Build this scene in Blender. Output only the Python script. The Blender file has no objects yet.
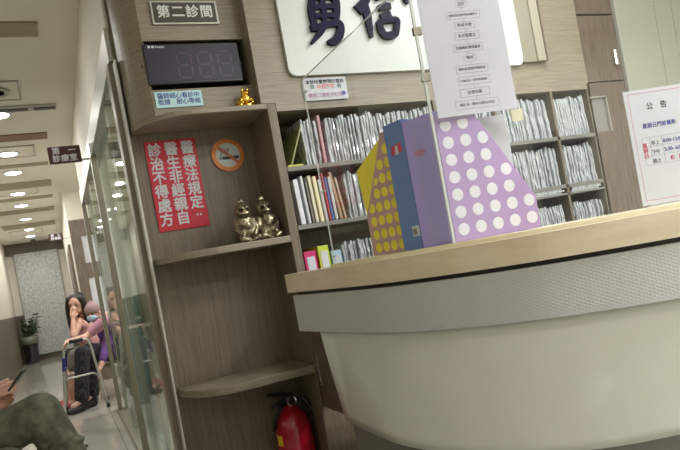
import bpy, bmesh, math, random
from mathutils import Vector, Matrix, Euler
random.seed(7)
SC = bpy.context.scene
COL = SC.collection
# ------------------------------------------------------------------ camera
F = 631.0; ROLL = math.radians(10.3); YAW = math.radians(24.5); EYE = 1.2; PX, PY = 345.5, 255.0
cr, sr, cy, sy = math.cos(ROLL), math.sin(ROLL), math.cos(YAW), math.sin(YAW)
Rt = Vector((cy, -sy, 0)); Fw = Vector((sy, cy, 0)); Up = Vector((0, 0, 1))
cam = bpy.data.cameras.new('camera'); camo = bpy.data.objects.new('camera', cam); COL.objects.link(camo)
cam.sensor_width = 36; cam.lens = F / 680 * 36
cam.shift_x = -(PX - 340) / 680; cam.shift_y = (PY - 225) / 680
cam.clip_start = 0.02
cx_ = cr * Rt - sr * Up; cy_ = sr * Rt + cr * Up; cz_ = -Fw
camo.matrix_world = Matrix(((cx_.x, cy_.x, cz_.x, 0), (cx_.y, cy_.y, cz_.y, 0), (cx_.z, cy_.z, cz_.z, EYE), (0, 0, 0, 1)))
SC.camera = camo
# ------------------------------------------------------------------ world, exposure, area lights
w = bpy.data.worlds.new('world'); SC.world = w; w.use_nodes = True
w.node_tree.nodes['Background'].inputs[0].default_value = (0.9, 0.93, 1, 1)
w.node_tree.nodes['Background'].inputs[1].default_value = 0.3
SC.view_settings.view_transform = 'Standard'; SC.view_settings.look = 'None'
SC.view_settings.gamma = 1; SC.view_settings.use_curve_mapping = False
SC.view_settings.exposure = 0.72
CEIL = 2.9
def area(name, loc, sx, sy_, power, col=(.95, .995, 1), rot=(0, 0, 0)):
    l = bpy.data.lights.new(name, 'AREA'); l.shape = 'RECTANGLE'; l.size = sx; l.size_y = sy_; l.energy = power; l.color = col
    o = bpy.data.objects.new(name, l); COL.objects.link(o); o.location = loc; o.rotation_euler = rot
    return o
PANELS = [(1.7, 0.2, 14), (3.1, 0.2, 24), (0.3, -1.4, 8), (2.2, 1.8, 10), (3.3, -1.4, 66)]  # rear right panel is unseen and powered as fill for the counter front
for i, (x, y, p) in enumerate(PANELS):
    area('ceiling_panel_light', (x, y, CEIL - .035), .56, .56, p)
area('treatment_room_light', (1.5, 4.4, CEIL - .035), .56, .56, 34, (.95, 1, .98))
area('treatment_room_light', (1.5, 7.6, CEIL - .035), .56, .56, 34, (.95, 1, .98))

# ------------------------------------------------------------------ pixel -> place helpers
def ray(x, y):
    dx, dy = x - PX, y - PY
    u = dx * cr - dy * sr; v = dx * sr + dy * cr
    return Rt * u + Fw * F - Up * v
EYEV = Vector((0, 0, EYE))
def at(x, y, X=None, Y=None, Z=None, D=None):
    r = ray(x, y)
    s = X / r.x if X is not None else Y / r.y if Y is not None else (Z - EYE) / r.z if Z is not None else D / F
    return EYEV + r * s
def hit(x, y, p0, n):
    r = ray(x, y); s = (p0 - EYEV).dot(n) / r.dot(n)
    return EYEV + r * s

# ------------------------------------------------------------------ materials
def mat(name, col, rough=.5, metal=0, bump=0, bscale=40, var=0, vscale=8, coat=0, emit=0, stretch=(1, 1, 1), col2=None, spec=.5):
    m = bpy.data.materials.new(name); m.use_nodes = True; nt = m.node_tree; b = nt.nodes['Principled BSDF']
    b.inputs['Base Color'].default_value = (*col, 1); b.inputs['Roughness'].default_value = rough; b.inputs['Metallic'].default_value = metal
    b.inputs['Coat Weight'].default_value = coat; b.inputs['Specular IOR Level'].default_value = spec
    tc = nt.nodes.new('ShaderNodeTexCoord'); mp = nt.nodes.new('ShaderNodeMapping'); mp.inputs['Scale'].default_value = stretch
    nt.links.new(tc.outputs['Object'], mp.inputs[0])
    ns = nt.nodes.new('ShaderNodeTexNoise'); ns.inputs['Scale'].default_value = vscale; ns.inputs['Detail'].default_value = 4
    nt.links.new(mp.outputs[0], ns.inputs['Vector'])
    rp = nt.nodes.new('ShaderNodeValToRGB')
    c2 = col2 if col2 else tuple(c * (1 - max(var, .03)) for c in col)
    rp.color_ramp.elements[0].position = .35; rp.color_ramp.elements[1].position = .65
    rp.color_ramp.elements[0].color = (*c2, 1); rp.color_ramp.elements[1].color = (*col, 1)
    nt.links.new(ns.outputs[0], rp.inputs[0]); nt.links.new(rp.outputs[0], b.inputs['Base Color'])
    if bump:
        n2 = nt.nodes.new('ShaderNodeTexNoise'); n2.inputs['Scale'].default_value = bscale; n2.inputs['Detail'].default_value = 3
        nt.links.new(mp.outputs[0], n2.inputs['Vector'])
        bp = nt.nodes.new('ShaderNodeBump'); bp.inputs['Strength'].default_value = bump; bp.inputs['Distance'].default_value = .01
        nt.links.new(n2.outputs[0], bp.inputs['Height']); nt.links.new(bp.outputs[0], b.inputs['Normal'])
    if emit:
        b.inputs['Emission Color'].default_value = (*col, 1); b.inputs['Emission Strength'].default_value = emit
    return m
def S(r, g, b):
    f = lambda c: ((c / 255 + .055) / 1.055) ** 2.4 if c > 10 else c / 255 / 12.92
    return (f(r), f(g), f(b))
def clear(name, tint=(1, 1, 1), refl=.06, rough=.02, frost=0, rc=(1, 1, 1)):
    m = bpy.data.materials.new(name); m.use_nodes = True; nt = m.node_tree; nt.nodes.clear()
    o = nt.nodes.new('ShaderNodeOutputMaterial'); t = nt.nodes.new('ShaderNodeBsdfTransparent'); t.inputs[0].default_value = (*tint, 1)
    g = nt.nodes.new('ShaderNodeBsdfGlossy'); g.inputs['Roughness'].default_value = rough; g.inputs[0].default_value = (*rc, 1)
    mx = nt.nodes.new('ShaderNodeMixShader'); lw = nt.nodes.new('ShaderNodeLayerWeight'); pw_ = nt.nodes.new('ShaderNodeMath'); pw_.operation = 'POWER'; pw_.inputs[1].default_value = 4
    fr = nt.nodes.new('ShaderNodeMath'); fr.operation = 'MULTIPLY_ADD'; fr.inputs[1].default_value = .4; fr.inputs[2].default_value = refl
    nt.links.new(lw.outputs['Facing'], pw_.inputs[0]); nt.links.new(pw_.outputs[0], fr.inputs[0]); nt.links.new(fr.outputs[0], mx.inputs[0]); nt.links.new(t.outputs[0], mx.inputs[1]); nt.links.new(g.outputs[0], mx.inputs[2])
    out = mx
    if frost:
        d = nt.nodes.new('ShaderNodeBsdfDiffuse'); d.inputs[0].default_value = (*tint, 1)
        m2 = nt.nodes.new('ShaderNodeMixShader'); m2.inputs[0].default_value = frost
        nt.links.new(mx.outputs[0], m2.inputs[1]); nt.links.new(d.outputs[0], m2.inputs[2]); out = m2
    nt.links.new(out.outputs[0], o.inputs[0])
    return m
M = {}
WC, WC2 = S(153, 143, 125), S(132, 122, 105)
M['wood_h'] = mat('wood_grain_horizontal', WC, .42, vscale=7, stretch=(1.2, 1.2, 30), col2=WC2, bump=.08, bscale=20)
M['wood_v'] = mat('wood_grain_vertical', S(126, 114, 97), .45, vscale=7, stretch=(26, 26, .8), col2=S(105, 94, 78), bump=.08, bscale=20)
M['wood_x'] = M['wood_h']
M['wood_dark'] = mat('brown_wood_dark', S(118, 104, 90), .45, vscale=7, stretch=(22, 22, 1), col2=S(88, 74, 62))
M['counter_wood'] = mat('maple_counter_top', S(224, 210, 186), .35, vscale=9, stretch=(1, 1, 5), col2=S(213, 197, 170), coat=.2)
M['silver'] = None
M['hull'] = mat('glossy_ivory_panel', S(226, 227, 218), .22, coat=.5, var=.02)
M['kick'] = mat('grey_kick_panel', S(128, 126, 120), .5, var=.05)
M['wall'] = mat('painted_wall', S(222, 217, 203), .6, var=.03, vscale=2)
M['ceil'] = mat('ceiling_paint', S(226, 222, 208), .8, var=.03, vscale=1.5)
M['wains'] = mat('brown_grey_wainscot', S(104, 94, 82), .45, var=.12, vscale=5)
M['slot'] = mat('brown_slot_shade', S(160, 150, 124), .7, var=.1)  # brown stands in for the shade inside the ceiling recesses
M['slot_b'] = mat('rust_brown_ceiling_slot', S(142, 112, 90), .7, var=.1)
M['greywall'] = mat('grey_laminate', S(166, 165, 152), .35, var=.03, vscale=2)
M['gwains'] = mat('green_grey_wainscot', S(108, 122, 118), .5, var=.05)
M['black'] = mat('black_plastic', (.012, .012, .014), .35)
M['blackmatte'] = mat('black_matte', (.01, .01, .01), .8)
M['screen'] = mat('dark_violet_screen', S(62, 60, 76), .35, var=.08, vscale=3, spec=.25)
M['seg'] = mat('unlit_red_segment', S(76, 60, 78), .4)
M['white'] = mat('white_paper', S(208, 208, 216), .5, var=.015)
M['signwhite'] = mat('white_sign_board', S(212, 216, 214), .4, bump=.15, bscale=300)
M['navy'] = mat('navy_raised_letter', S(20, 18, 50), .5, spec=.12)
M['lettersilver'] = mat('silver_letter', S(222, 222, 222), .35, metal=.3)
M['ink'] = mat('black_ink', S(50, 50, 56), .6)
M['inkgrey'] = mat('grey_ink', S(120, 120, 128), .6)
M['inkblue'] = mat('blue_ink', S(70, 76, 150), .6)
M['inkred'] = mat('red_ink', S(190, 60, 90), .6)
M['charcoal'] = mat('charcoal_sign', S(74, 66, 62), .4)
M['maroon'] = mat('maroon_sign', S(72, 38, 36), .35)
M['alu'] = mat('brushed_aluminium', S(190, 188, 182), .45, metal=.9)
M['frame'] = mat('bronze_aluminium_frame', S(142, 132, 116), .4, metal=.15)
M['chrome'] = mat('chrome', (.8, .8, .8), .12, metal=1)
M['red'] = mat('red_sign', S(196, 24, 50), .35, var=.05)
M['exred'] = mat('red_enamel', S(170, 18, 40), .22, coat=.5)
M['yellow'] = mat('yellow_label', S(226, 196, 40), .4)
M['cyan'] = mat('pale_cyan_label', S(188, 226, 230), .5)
M['orange'] = mat('orange_ring', S(222, 136, 36), .4, var=.15, vscale=30)
M['redorange'] = mat('red_orange_bar', S(190, 84, 40), .4)
M['stickergrey'] = mat('silver_sticker', S(196, 200, 200), .35)
M['gold'] = mat('polished_gold', (.95, .62, .12), .2, metal=1)
M['bronze'] = mat('aged_bronze', S(172, 162, 136), .3, metal=.75, col2=S(84, 76, 58), vscale=45)
M['tile'] = None
M['darkbronze'] = mat('dark_bronze_socket_shade', S(44, 38, 30), .5, metal=.5)  # darker paint stands in for shade in uncarved eye and mouth hollows
M['glass'] = clear('clear_glass', (.88, .93, .90), .04)
M['acrylic'] = clear('clear_acrylic', (.98, .985, .985), .025)
M['acrylic_edge'] = clear('acrylic_edge', (.85, .88, .86), .15, .05, frost=.45)
M['plastic_film'] = clear('plastic_film', (.97, .97, .98), .05, .1)
M['lamp'] = mat('lamp_diffuser', (1, .97, .9), .4, emit=9)
M['panel'] = mat('panel_diffuser', (1, .98, .93), .4, emit=3)
M['skin'] = mat('skin', S(196, 150, 128), .5, var=.06, vscale=20)
M['skin_pale'] = mat('skin_pale', S(205, 160, 142), .5, var=.06, vscale=20)
M['hair'] = mat('dark_brown_hair', S(42, 32, 30), .45, vscale=30, stretch=(3, 3, .6), var=.4, bump=.3, bscale=60)
M['lips'] = mat('lips', S(165, 85, 80), .5)
M['eye'] = mat('dark_eye', S(30, 24, 22), .3)
M['camo'] = mat('olive_grey_trousers', S(118, 116, 98), .9, vscale=16, col2=S(84, 82, 68), bump=.8, bscale=22)
M['khaki'] = mat('khaki_jacket', S(150, 142, 104), .9, bump=.3, bscale=12)
M['pinktop'] = mat('dusty_pink_top', S(200, 150, 146), .9, bump=.2)
M['greytrouser'] = mat('grey_trousers', S(98, 92, 86), .9, bump=.3)
M['purple'] = mat('purple_top', S(120, 82, 150), .9, bump=.25, col2=S(92, 58, 124), vscale=12)
M['pinksleeve'] = mat('mauve_sleeve', S(180, 128, 146), .9, bump=.25)
M['beanie'] = mat('mauve_knit', S(150, 122, 124), .95, bump=.6, bscale=90)
M['mask'] = mat('pale_blue_mask', S(164, 198, 220), .8)
M['shoe_red'] = mat('coral_red_sandal', S(200, 80, 84), .6)
M['shoe_black'] = mat('black_shoe', S(28, 27, 29), .6)
M['redchair'] = mat('red_vinyl', S(200, 48, 60), .4)
M['blueplastic'] = mat('blue_plastic', S(38, 44, 120), .4)
M['rubber'] = mat('grey_rubber', S(44, 44, 46), .8)
M['pot'] = mat('glazed_pot', S(34, 34, 44), .25, coat=.5)
M['potrim'] = mat('grey_green_pot_rim', S(112, 118, 100), .5)
M['leaf'] = mat('dark_green_leaf', S(62, 84, 60), .45, var=.4, vscale=20)
M['soil'] = mat('soil', S(50, 40, 32), .9)
M['teal'] = mat('teal_vinyl', S(52, 104, 96), .5)
M['equip'] = mat('white_equipment', S(210, 214, 210), .4)
M['sleeve'] = None

def dots_cloth():
    m = mat('black_trousers_white_dots', S(30, 29, 34), .9); nt = m.node_tree; b = nt.nodes['Principled BSDF']
    v = nt.nodes.new('ShaderNodeTexVoronoi'); v.inputs['Scale'].default_value = 60; v.inputs['Randomness'].default_value = .1
    tc = nt.nodes.new('ShaderNodeTexCoord'); nt.links.new(tc.outputs['Object'], v.inputs['Vector'])
    r = nt.nodes.new('ShaderNodeValToRGB'); r.color_ramp.interpolation = 'CONSTANT'
    r.color_ramp.elements[0].color = (*S(120, 118, 124), 1); r.color_ramp.elements[1].color = (*S(30, 29, 34), 1); r.color_ramp.elements[1].position = .24
    nt.links.new(v.outputs['Distance'], r.inputs[0]); nt.links.new(r.outputs[0], b.inputs['Base Color'])
    return m
M['dotpants'] = dots_cloth()
def silver_mat():
    m = mat('embossed_silver_laminate', S(196, 197, 198), .42, metal=.15); nt = m.node_tree; b = nt.nodes['Principled BSDF']
    uv = nt.nodes.new('ShaderNodeTexCoord'); mp = nt.nodes.new('ShaderNodeMapping')
    nt.links.new(uv.outputs['UV'], mp.inputs[0])
    mul = []
    for ang in (math.radians(27), math.radians(-27)):
        q = nt.nodes.new('ShaderNodeMapping'); q.inputs['Rotation'].default_value = (0, 0, ang); nt.links.new(uv.outputs['UV'], q.inputs[0])
        wv = nt.nodes.new('ShaderNodeTexWave'); wv.bands_direction = 'Y'; wv.inputs['Scale'].default_value = 42; wv.inputs['Distortion'].default_value = .2
        nt.links.new(q.outputs[0], wv.inputs['Vector']); mul.append(wv)
    mx = nt.nodes.new('ShaderNodeMath'); mx.operation = 'MAXIMUM'
    nt.links.new(mul[0].outputs['Fac'], mx.inputs[0]); nt.links.new(mul[1].outputs['Fac'], mx.inputs[1])
    bp = nt.nodes.new('ShaderNodeBump'); bp.inputs['Strength'].default_value = .35; bp.inputs['Distance'].default_value = .002
    nt.links.new(mx.outputs[0], bp.inputs['Height']); nt.links.new(bp.outputs[0], b.inputs['Normal'])
    return m
M['silver'] = silver_mat()
def tile_mat():
    m = mat('polished_floor_tile', S(150, 144, 132), .12, var=.08, vscale=3, coat=.3); nt = m.node_tree; b = nt.nodes['Principled BSDF']
    tc = nt.nodes.new('ShaderNodeTexCoord'); br = nt.nodes.new('ShaderNodeTexBrick'); br.offset = 0; br.inputs['Scale'].default_value = 1
    br.inputs['Brick Width'].default_value = .6; br.inputs['Row Height'].default_value = .6; br.inputs['Mortar Size'].default_value = .004
    br.inputs['Color1'].default_value = (*S(184, 178, 168), 1); br.inputs['Color2'].default_value = (*S(178, 172, 162), 1); br.inputs['Mortar'].default_value = (*S(140, 134, 126), 1)
    nt.links.new(tc.outputs['Object'], br.inputs['Vector']); nt.links.new(br.outputs['Color'], b.inputs['Base Color'])
    return m
M['tile'] = tile_mat()
def sparkle_mat():
    m = mat('white_pebbled_panel', S(214, 216, 216), .4); nt = m.node_tree; b = nt.nodes['Principled BSDF']
    v = nt.nodes.new('ShaderNodeTexVoronoi'); v.inputs['Scale'].default_value = 38
    tc = nt.nodes.new('ShaderNodeTexCoord'); nt.links.new(tc.outputs['Object'], v.inputs['Vector'])
    r = nt.nodes.new('ShaderNodeValToRGB'); r.color_ramp.elements[0].color = (*S(240, 242, 244), 1); r.color_ramp.elements[1].color = (*S(172, 174, 172), 1)
    r.color_ramp.elements[1].position = .6
    nt.links.new(v.outputs['Distance'], r.inputs[0]); nt.links.new(r.outputs[0], b.inputs['Base Color'])
    bp = nt.nodes.new('ShaderNodeBump'); bp.inputs['Strength'].default_value = .5; nt.links.new(v.outputs['Distance'], bp.inputs['Height']); nt.links.new(bp.outputs[0], b.inputs['Normal'])
    return m
M['sparkle'] = sparkle_mat()
def sleeve_mat(name, base, dark):
    m = mat(name, base, .18, coat=.6); nt = m.node_tree; b = nt.nodes['Principled BSDF']
    tc = nt.nodes.new('ShaderNodeTexCoord'); oi = nt.nodes.new('ShaderNodeObjectInfo')
    ad = nt.nodes.new('ShaderNodeVectorMath'); ad.operation = 'ADD'; nt.links.new(tc.outputs['Object'], ad.inputs[0]); nt.links.new(oi.outputs['Location'], ad.inputs[1])
    mp = nt.nodes.new('ShaderNodeMapping'); mp.inputs['Scale'].default_value = (4.5, .6, .25); nt.links.new(ad.outputs[0], mp.inputs[0])
    n = nt.nodes.new('ShaderNodeTexNoise'); n.inputs['Scale'].default_value = 95; n.inputs['Detail'].default_value = 3; nt.links.new(mp.outputs[0], n.inputs['Vector'])
    r = nt.nodes.new('ShaderNodeValToRGB'); r.color_ramp.elements[0].color = (*dark, 1); r.color_ramp.elements[1].color = (*base, 1)
    r.color_ramp.elements[0].position = .36; r.color_ramp.elements[1].position = .52
    nt.links.new(n.outputs[0], r.inputs[0]); nt.links.new(r.outputs[0], b.inputs['Base Color'])
    bp = nt.nodes.new('ShaderNodeBump'); bp.inputs['Strength'].default_value = .35; bp.inputs['Distance'].default_value = .003
    nt.links.new(n.outputs[0], bp.inputs['Height']); nt.links.new(bp.outputs[0], b.inputs['Normal'])
    return m
M['sleeve'] = sleeve_mat('clear_sleeved_paper', S(196, 200, 203), S(128, 134, 138))
def colm(name, c, **k): 
    if name not in M: M[name] = mat(name, S(*c), k.get('rough', .4), **{a: b for a, b in k.items() if a != 'rough'})
    return M[name]

# ------------------------------------------------------------------ mesh helpers
class MB:
    def __init__(s): s.bm = bmesh.new()
    def box(s, x0, x1, y0, y1, z0, z1, rot=None, piv=None):
        vs = [s.bm.verts.new(p) for p in ((x0, y0, z0), (x1, y0, z0), (x1, y1, z0), (x0, y1, z0), (x0, y0, z1), (x1, y0, z1), (x1, y1, z1), (x0, y1, z1))]
        for f in ((0, 3, 2, 1), (4, 5, 6, 7), (0, 1, 5, 4), (1, 2, 6, 5), (2, 3, 7, 6), (3, 0, 4, 7)): s.bm.faces.new([vs[i] for i in f])
        if rot is not None:
            bmesh.ops.rotate(s.bm, verts=vs, cent=piv or ((x0 + x1) / 2, (y0 + y1) / 2, (z0 + z1) / 2), matrix=rot)
        return s
    def tube(s, pts, rad, n=10, caps=True):
        pts = [Vector(p) for p in pts]; rr = rad if isinstance(rad, (list, tuple)) else [rad] * len(pts)
        rings = []; pu = None
        for i, p in enumerate(pts):
            d = (pts[min(i + 1, len(pts) - 1)] - pts[max(i - 1, 0)]).normalized()
            if pu is None: pu = d.orthogonal().normalized()
            u = (pu - d * pu.dot(d)); u = u.normalized() if u.length > 1e-6 else d.orthogonal().normalized(); pu = u
            v = d.cross(u)
            rings.append([s.bm.verts.new(p + (u * math.cos(a) + v * math.sin(a)) * rr[i]) for a in [2 * math.pi * k / n for k in range(n)]])
        for a, b in zip(rings, rings[1:]):
            for k in range(n): s.bm.faces.new((a[k], a[(k + 1) % n], b[(k + 1) % n], b[k]))
        if caps: s.bm.faces.new(rings[0][::-1]); s.bm.faces.new(rings[-1])
        return s
    def lathe(s, prof, c=(0, 0, 0), n=24):
        c = Vector(c); rings = []
        for r, z in prof:
            rings.append([s.bm.verts.new(c + Vector((max(r, 1e-4) * math.cos(2 * math.pi * k / n), max(r, 1e-4) * math.sin(2 * math.pi * k / n), z))) for k in range(n)])
        for a, b in zip(rings, rings[1:]):
            for k in range(n): s.bm.faces.new((a[k], a[(k + 1) % n], b[(k + 1) % n], b[k]))
        s.bm.faces.new(rings[0][::-1]); s.bm.faces.new(rings[-1])
        return s
    def ell(s, c, r, rot=None, seg=20):
        g = bmesh.ops.create_uvsphere(s.bm, u_segments=seg, v_segments=max(8, seg * 2 // 3), radius=1)['verts']
        m = Matrix.Translation(Vector(c)) @ (rot.to_4x4() if rot else Matrix()) @ Matrix.Diagonal((*r, 1))
        bmesh.ops.transform(s.bm, matrix=m, verts=g)
        return s
    def cap(s, a, b, ra, rb):
        a, b = Vector(a), Vector(b)
        s.ell(a, (ra,) * 3, seg=12); s.ell(b, (rb,) * 3, seg=12)
        if (b - a).length > 1e-4: s.tube([a, b], [ra, rb], 12)
        return s
    def chain(s, pts, rr):
        for i in range(len(pts) - 1): s.cap(pts[i], pts[i + 1], rr[i], rr[i + 1])
        return s
    def prism(s, poly, fn, d):
        """poly 2-D points mapped by fn(u,v,w) to 3-D, thickness d along w"""
        a = [s.bm.verts.new(fn(u, v, 0)) for u, v in poly]; b = [s.bm.verts.new(fn(u, v, d)) for u, v in poly]
        n = len(poly); s.bm.faces.new(a[::-1]); s.bm.faces.new(b)
        for k in range(n): s.bm.faces.new((a[k], a[(k + 1) % n], b[(k + 1) % n], b[k]))
        return s
    def build(s, name, m, parent=None, bevel=0, smooth=False, label=None, origin=None, rootloc=None):
        bmesh.ops.recalc_face_normals(s.bm, faces=s.bm.faces)
        base = rootloc
        if base is None:
            if parent is not None: base = parent['_o'] if '_o' in parent.keys() else (0, 0, 0)
            else:
                xs = [v.co for v in s.bm.verts]
                base = ((min(v.x for v in xs) + max(v.x for v in xs)) / 2, (min(v.y for v in xs) + max(v.y for v in xs)) / 2, min(v.z for v in xs))
        base = Vector(base)
        for v in s.bm.verts: v.co -= base
        me = bpy.data.meshes.new(name); s.bm.to_mesh(me); s.bm.free()
        for x in (m if isinstance(m, list) else [m]): me.materials.append(x)
        o = bpy.data.objects.new(name, me); COL.objects.link(o)
        if parent is not None: o.parent = parent; o['_o'] = list(base)
        else: o.location = base; o['_o'] = list(base)
        if smooth:
            for p in me.polygons: p.use_smooth = True
        if bevel:
            b = o.modifiers.new('b', 'BEVEL'); b.width = bevel; b.segments = 2; b.limit_method = 'ANGLE'; b.angle_limit = math.radians(40)
        if label: o['label'] = label
        return o
def tag(o, label, cat, group=None):
    o['label'] = label; o['category'] = cat
    if group: o['group'] = group
    return o
def empty(name, loc, label, cat, group=None):
    o = bpy.data.objects.new(name, None); COL.objects.link(o); o.location = loc; o['_o'] = list(loc); o.empty_display_size = .05
    return tag(o, label, cat, group)
def struct(o): o['kind'] = 'structure'; return o
def box(name, m, x0, x1, y0, y1, z0, z1, parent=None, bevel=0, label=None):
    return MB().box(x0, x1, y0, y1, z0, z1).build(name, m, parent, bevel, label=label)
def textobj(name, body, size, origin, xd, yd, m, parent, depth=.002, align='CENTER', bold=0, space=1, lead=1, sx=1, fat=0):
    """lettering standing in the plane of unit vectors xd, yd, facing xd x yd"""
    c = bpy.data.curves.new(name, 'FONT'); c.body = body; c.size = size; c.align_x = align; c.align_y = 'CENTER'; c.extrude = depth; c.offset = bold
    c.space_character = space; c.space_line = lead; c.resolution_u = 3
    o = bpy.data.objects.new('tmp', c); COL.objects.link(o)
    bpy.context.view_layer.update()
    me = bpy.data.meshes.new_from_object(o.evaluated_get(bpy.context.evaluated_depsgraph_get()))
    bpy.data.objects.remove(o); bpy.data.curves.remove(c)
    xd, yd = Vector(xd).normalized(), Vector(yd).normalized(); zd = xd.cross(yd)
    base = Vector(parent['_o']); og = Vector(origin) - base
    mt = Matrix(((xd.x * sx, yd.x, zd.x, og.x), (xd.y * sx, yd.y, zd.y, og.y), (xd.z * sx, yd.z, zd.z, og.z), (0, 0, 0, 1)))
    if fat:
        bm = bmesh.new()
        for k in range(8):
            a = math.pi / 4 * k; m2 = me.copy(); m2.transform(Matrix.Translation((fat * math.cos(a), fat * math.sin(a), .00003 * k))); bm.from_mesh(m2); bpy.data.meshes.remove(m2)
        bm.to_mesh(me); bm.free()
    me.transform(mt); me.materials.clear(); me.materials.append(m)
    o = bpy.data.objects.new(name, me); COL.objects.link(o); o.parent = parent; o['_o'] = list(base)
    return o
XD, ZD = Vector((1, 0, 0)), Vector((0, 0, 1))
def blob(name, mb, m, parent, voxel, sm=4, label=None, paint=None):
    bmesh.ops.recalc_face_normals(mb.bm, faces=mb.bm.faces)
    me = bpy.data.meshes.new('t'); mb.bm.to_mesh(me); mb.bm.free()
    o = bpy.data.objects.new('t', me); COL.objects.link(o)
    r = o.modifiers.new('r', 'REMESH'); r.mode = 'VOXEL'; r.voxel_size = voxel
    s_ = o.modifiers.new('s', 'SMOOTH'); s_.iterations = sm; s_.factor = .5
    bpy.context.view_layer.update()
    me2 = bpy.data.meshes.new_from_object(o.evaluated_get(bpy.context.evaluated_depsgraph_get()))
    bpy.data.objects.remove(o)
    base = Vector(parent['_o']) if parent is not None else Vector((0, 0, 0))
    me2.transform(Matrix.Translation(-base)); me2.materials.clear()
    for x in (m if isinstance(m, list) else [m]): me2.materials.append(x)
    for p in me2.polygons:
        p.use_smooth = True
        if paint: p.material_index = paint(p.center + base)
    o = bpy.data.objects.new(name, me2); COL.objects.link(o)
    if parent is not None: o.parent = parent
    o['_o'] = list(base)
    if label: o['label'] = label
    return o
def copy_thing(root, loc, label=None):
    r = root.copy(); COL.objects.link(r); r.location = loc
    if label: r['label'] = label
    for ch in root.children:
        c = ch.copy(); COL.objects.link(c); c.parent = r
        for g in ch.children:
            d = g.copy(); COL.objects.link(d); d.parent = c
    return r

# ================================================================== SETTING
GX = .37                      # plane of the sliding glass wall / right side of the corridor
LX = -1.05                    # left wall
EY = 17.3                     # end of the corridor
struct(box('floor', M['tile'], LX - .1, 5.3, -3.1, EY + .1, -.1, 0))
struct(box('ceiling', M['ceil'], LX - .1, 5.3, -3.1, EY + .1, CEIL, CEIL + .1))
struct(box('wall_left', M['wall'], LX - .1, LX, -3.0, EY, 0, CEIL))
struct(box('trim_1', M['wains'], LX, LX + .012, -3.0, EY - .02, 0, 1.16))
struct(box('wall_end', M['wall'], LX, 5.2, EY, EY + .1, 0, CEIL))
struct(box('wall_behind', M['wall'], LX, 5.2, -3.1, -3.0, 0, CEIL))
struct(box('wall_right', M['wall'], 5.2, 5.3, -3.1, EY, 0, CEIL))
# end wall furniture: grey frame and pebbled white panel
ew = at(12.5, 305, Y=EY - .06)
struct(box('trim_2', M['wains'], LX + .01, .27, EY - .05, EY, 2.62, CEIL - .001))
struct(box('trim_3', M['wains'], LX + .012, .27, EY - .04, EY, 0, 1.16))
pa, pb = at(13.5, 255, Y=EY - .1), at(56.5, 249, Y=EY - .1)
pc = at(36, 360, Y=EY - .1)
t = empty('decorative_panel', ((pa.x + pb.x) / 2, EY - .08, .14), 'tall white pebble-textured panel filling the far end wall of the corridor', 'wall panel')
box('panel_face', M['sparkle'], pa.x, pb.x, EY - .1, EY - .055, .14, pa.z, t)
# corridor right side
struct(box('wall_corridor', M['wall'], .27, .36, 10.42, EY, 0, CEIL))
struct(box('wall_alcove', M['wall'], .27, 3.0, 10.3, 10.4, 0, CEIL))
struct(box('wall_upper', M['wall'], GX - .002, GX + .07, 2.875, 7.2, 2.37, CEIL))
struct(box('wall_treatment_end', M['wall'], GX + .07, 3.0, 7.26, 7.34, 0, CEIL))
struct(box('trim_4', M['gwains'], GX + .075, 2.99, 7.235, 7.255, 0, 1.17))
struct(box('wall_treatment_side', M['wall'], 3.0, 3.1, 2.95, 10.4, 0, CEIL))
struct(box('trim_5', M['gwains'], 2.975, 3.0, 2.97, 7.23, 0, 1.17))
struct(box('wall_back', M['wall'], GX + .02, 5.2, 2.875, 2.94, 0, CEIL))
# brown door frame on the alcove wall
dz = at(80, 219.5, Y=10.28).z
t = empty('door_frame', (.6, 10.27, 0), 'brown timber door with white panels at the far side of the waiting alcove', 'door')
t['kind'] = 'structure'; del t['label']; del t['category']; t.name = 'door_1'
mb = MB(); x0, x1 = .28, 1.0
mb.box(x0, x0 + .14, 10.24, 10.29, 0, dz); mb.box(x1 - .1, x1, 10.24, 10.29, 0, dz)
z1a, z1b = at(90, 235, Y=10.26).z, at(93, 262, Y=10.26).z
z2a = at(95, 277, Y=10.26).z
mb.box(x0 + .14, x1 - .1, 10.24, 10.29, z1a, dz); mb.box(x0 + .14, x1 - .1, 10.24, 10.29, z2a, z1b); mb.box(x0 + .14, x1 - .1, 10.24, 10.29, 0, .9)
mb.build('door_surround', M['wood_dark'], t)
MB().box(x0 + .14, x1 - .1, 10.265, 10.29, .9, z1a).build('door_panel', M['white'], t)
# brown doors lining the far corridor wall
t = bpy.data.objects.new('door_2', None); COL.objects.link(t); t.location = (.25, 11.6, 0); t['_o'] = [.25, 11.6, 0]; struct(t)
MB().box(.235, .268, 10.9, 13.2, 0, 2.15).build('door_leaf', M['wood_dark'], t)
MB().box(.225, .235, 11.1, 11.13, .95, 1.1).build('door_handle', M['alu'], t)

# sliding glass wall --------------------------------------------------
def postY(px): return at(px, 350, X=GX).y
posts = [(postY(110), .10), (postY(127.5), .11), (postY(145.5), .12)]
FY = [2.95, postY(146), postY(128), (postY(128) + postY(110)) / 2, 7.12]; print('FY', FY)
t = bpy.data.objects.new('window_1', None); COL.objects.link(t); t.location = (GX, 5, 0); t['_o'] = [GX, 5, 0]; struct(t)
MB().box(GX - .014, GX + .07, 2.875, 7.2, 2.22, 2.37).build('header_rail', M['alu'], t, .004)
MB().box(GX - .03, GX + .07, 2.87, 7.2, 0, .03).build('floor_track', M['frame'], t, .003)
for k, yy in enumerate(FY):
    off = 0 if k % 2 == 0 else .035
    MB().box(GX - .02 + off, GX + .02 + off, yy - .05, yy + .05, .03, 2.22).build('glass_frame', M['frame'], t, .004)
    MB().box(GX - .01 + off, GX + .015 + off, yy + .05, yy + .10, .03, 2.22).build('frame_edge', M['wood_dark'], t, .003)
ys = FY
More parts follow.
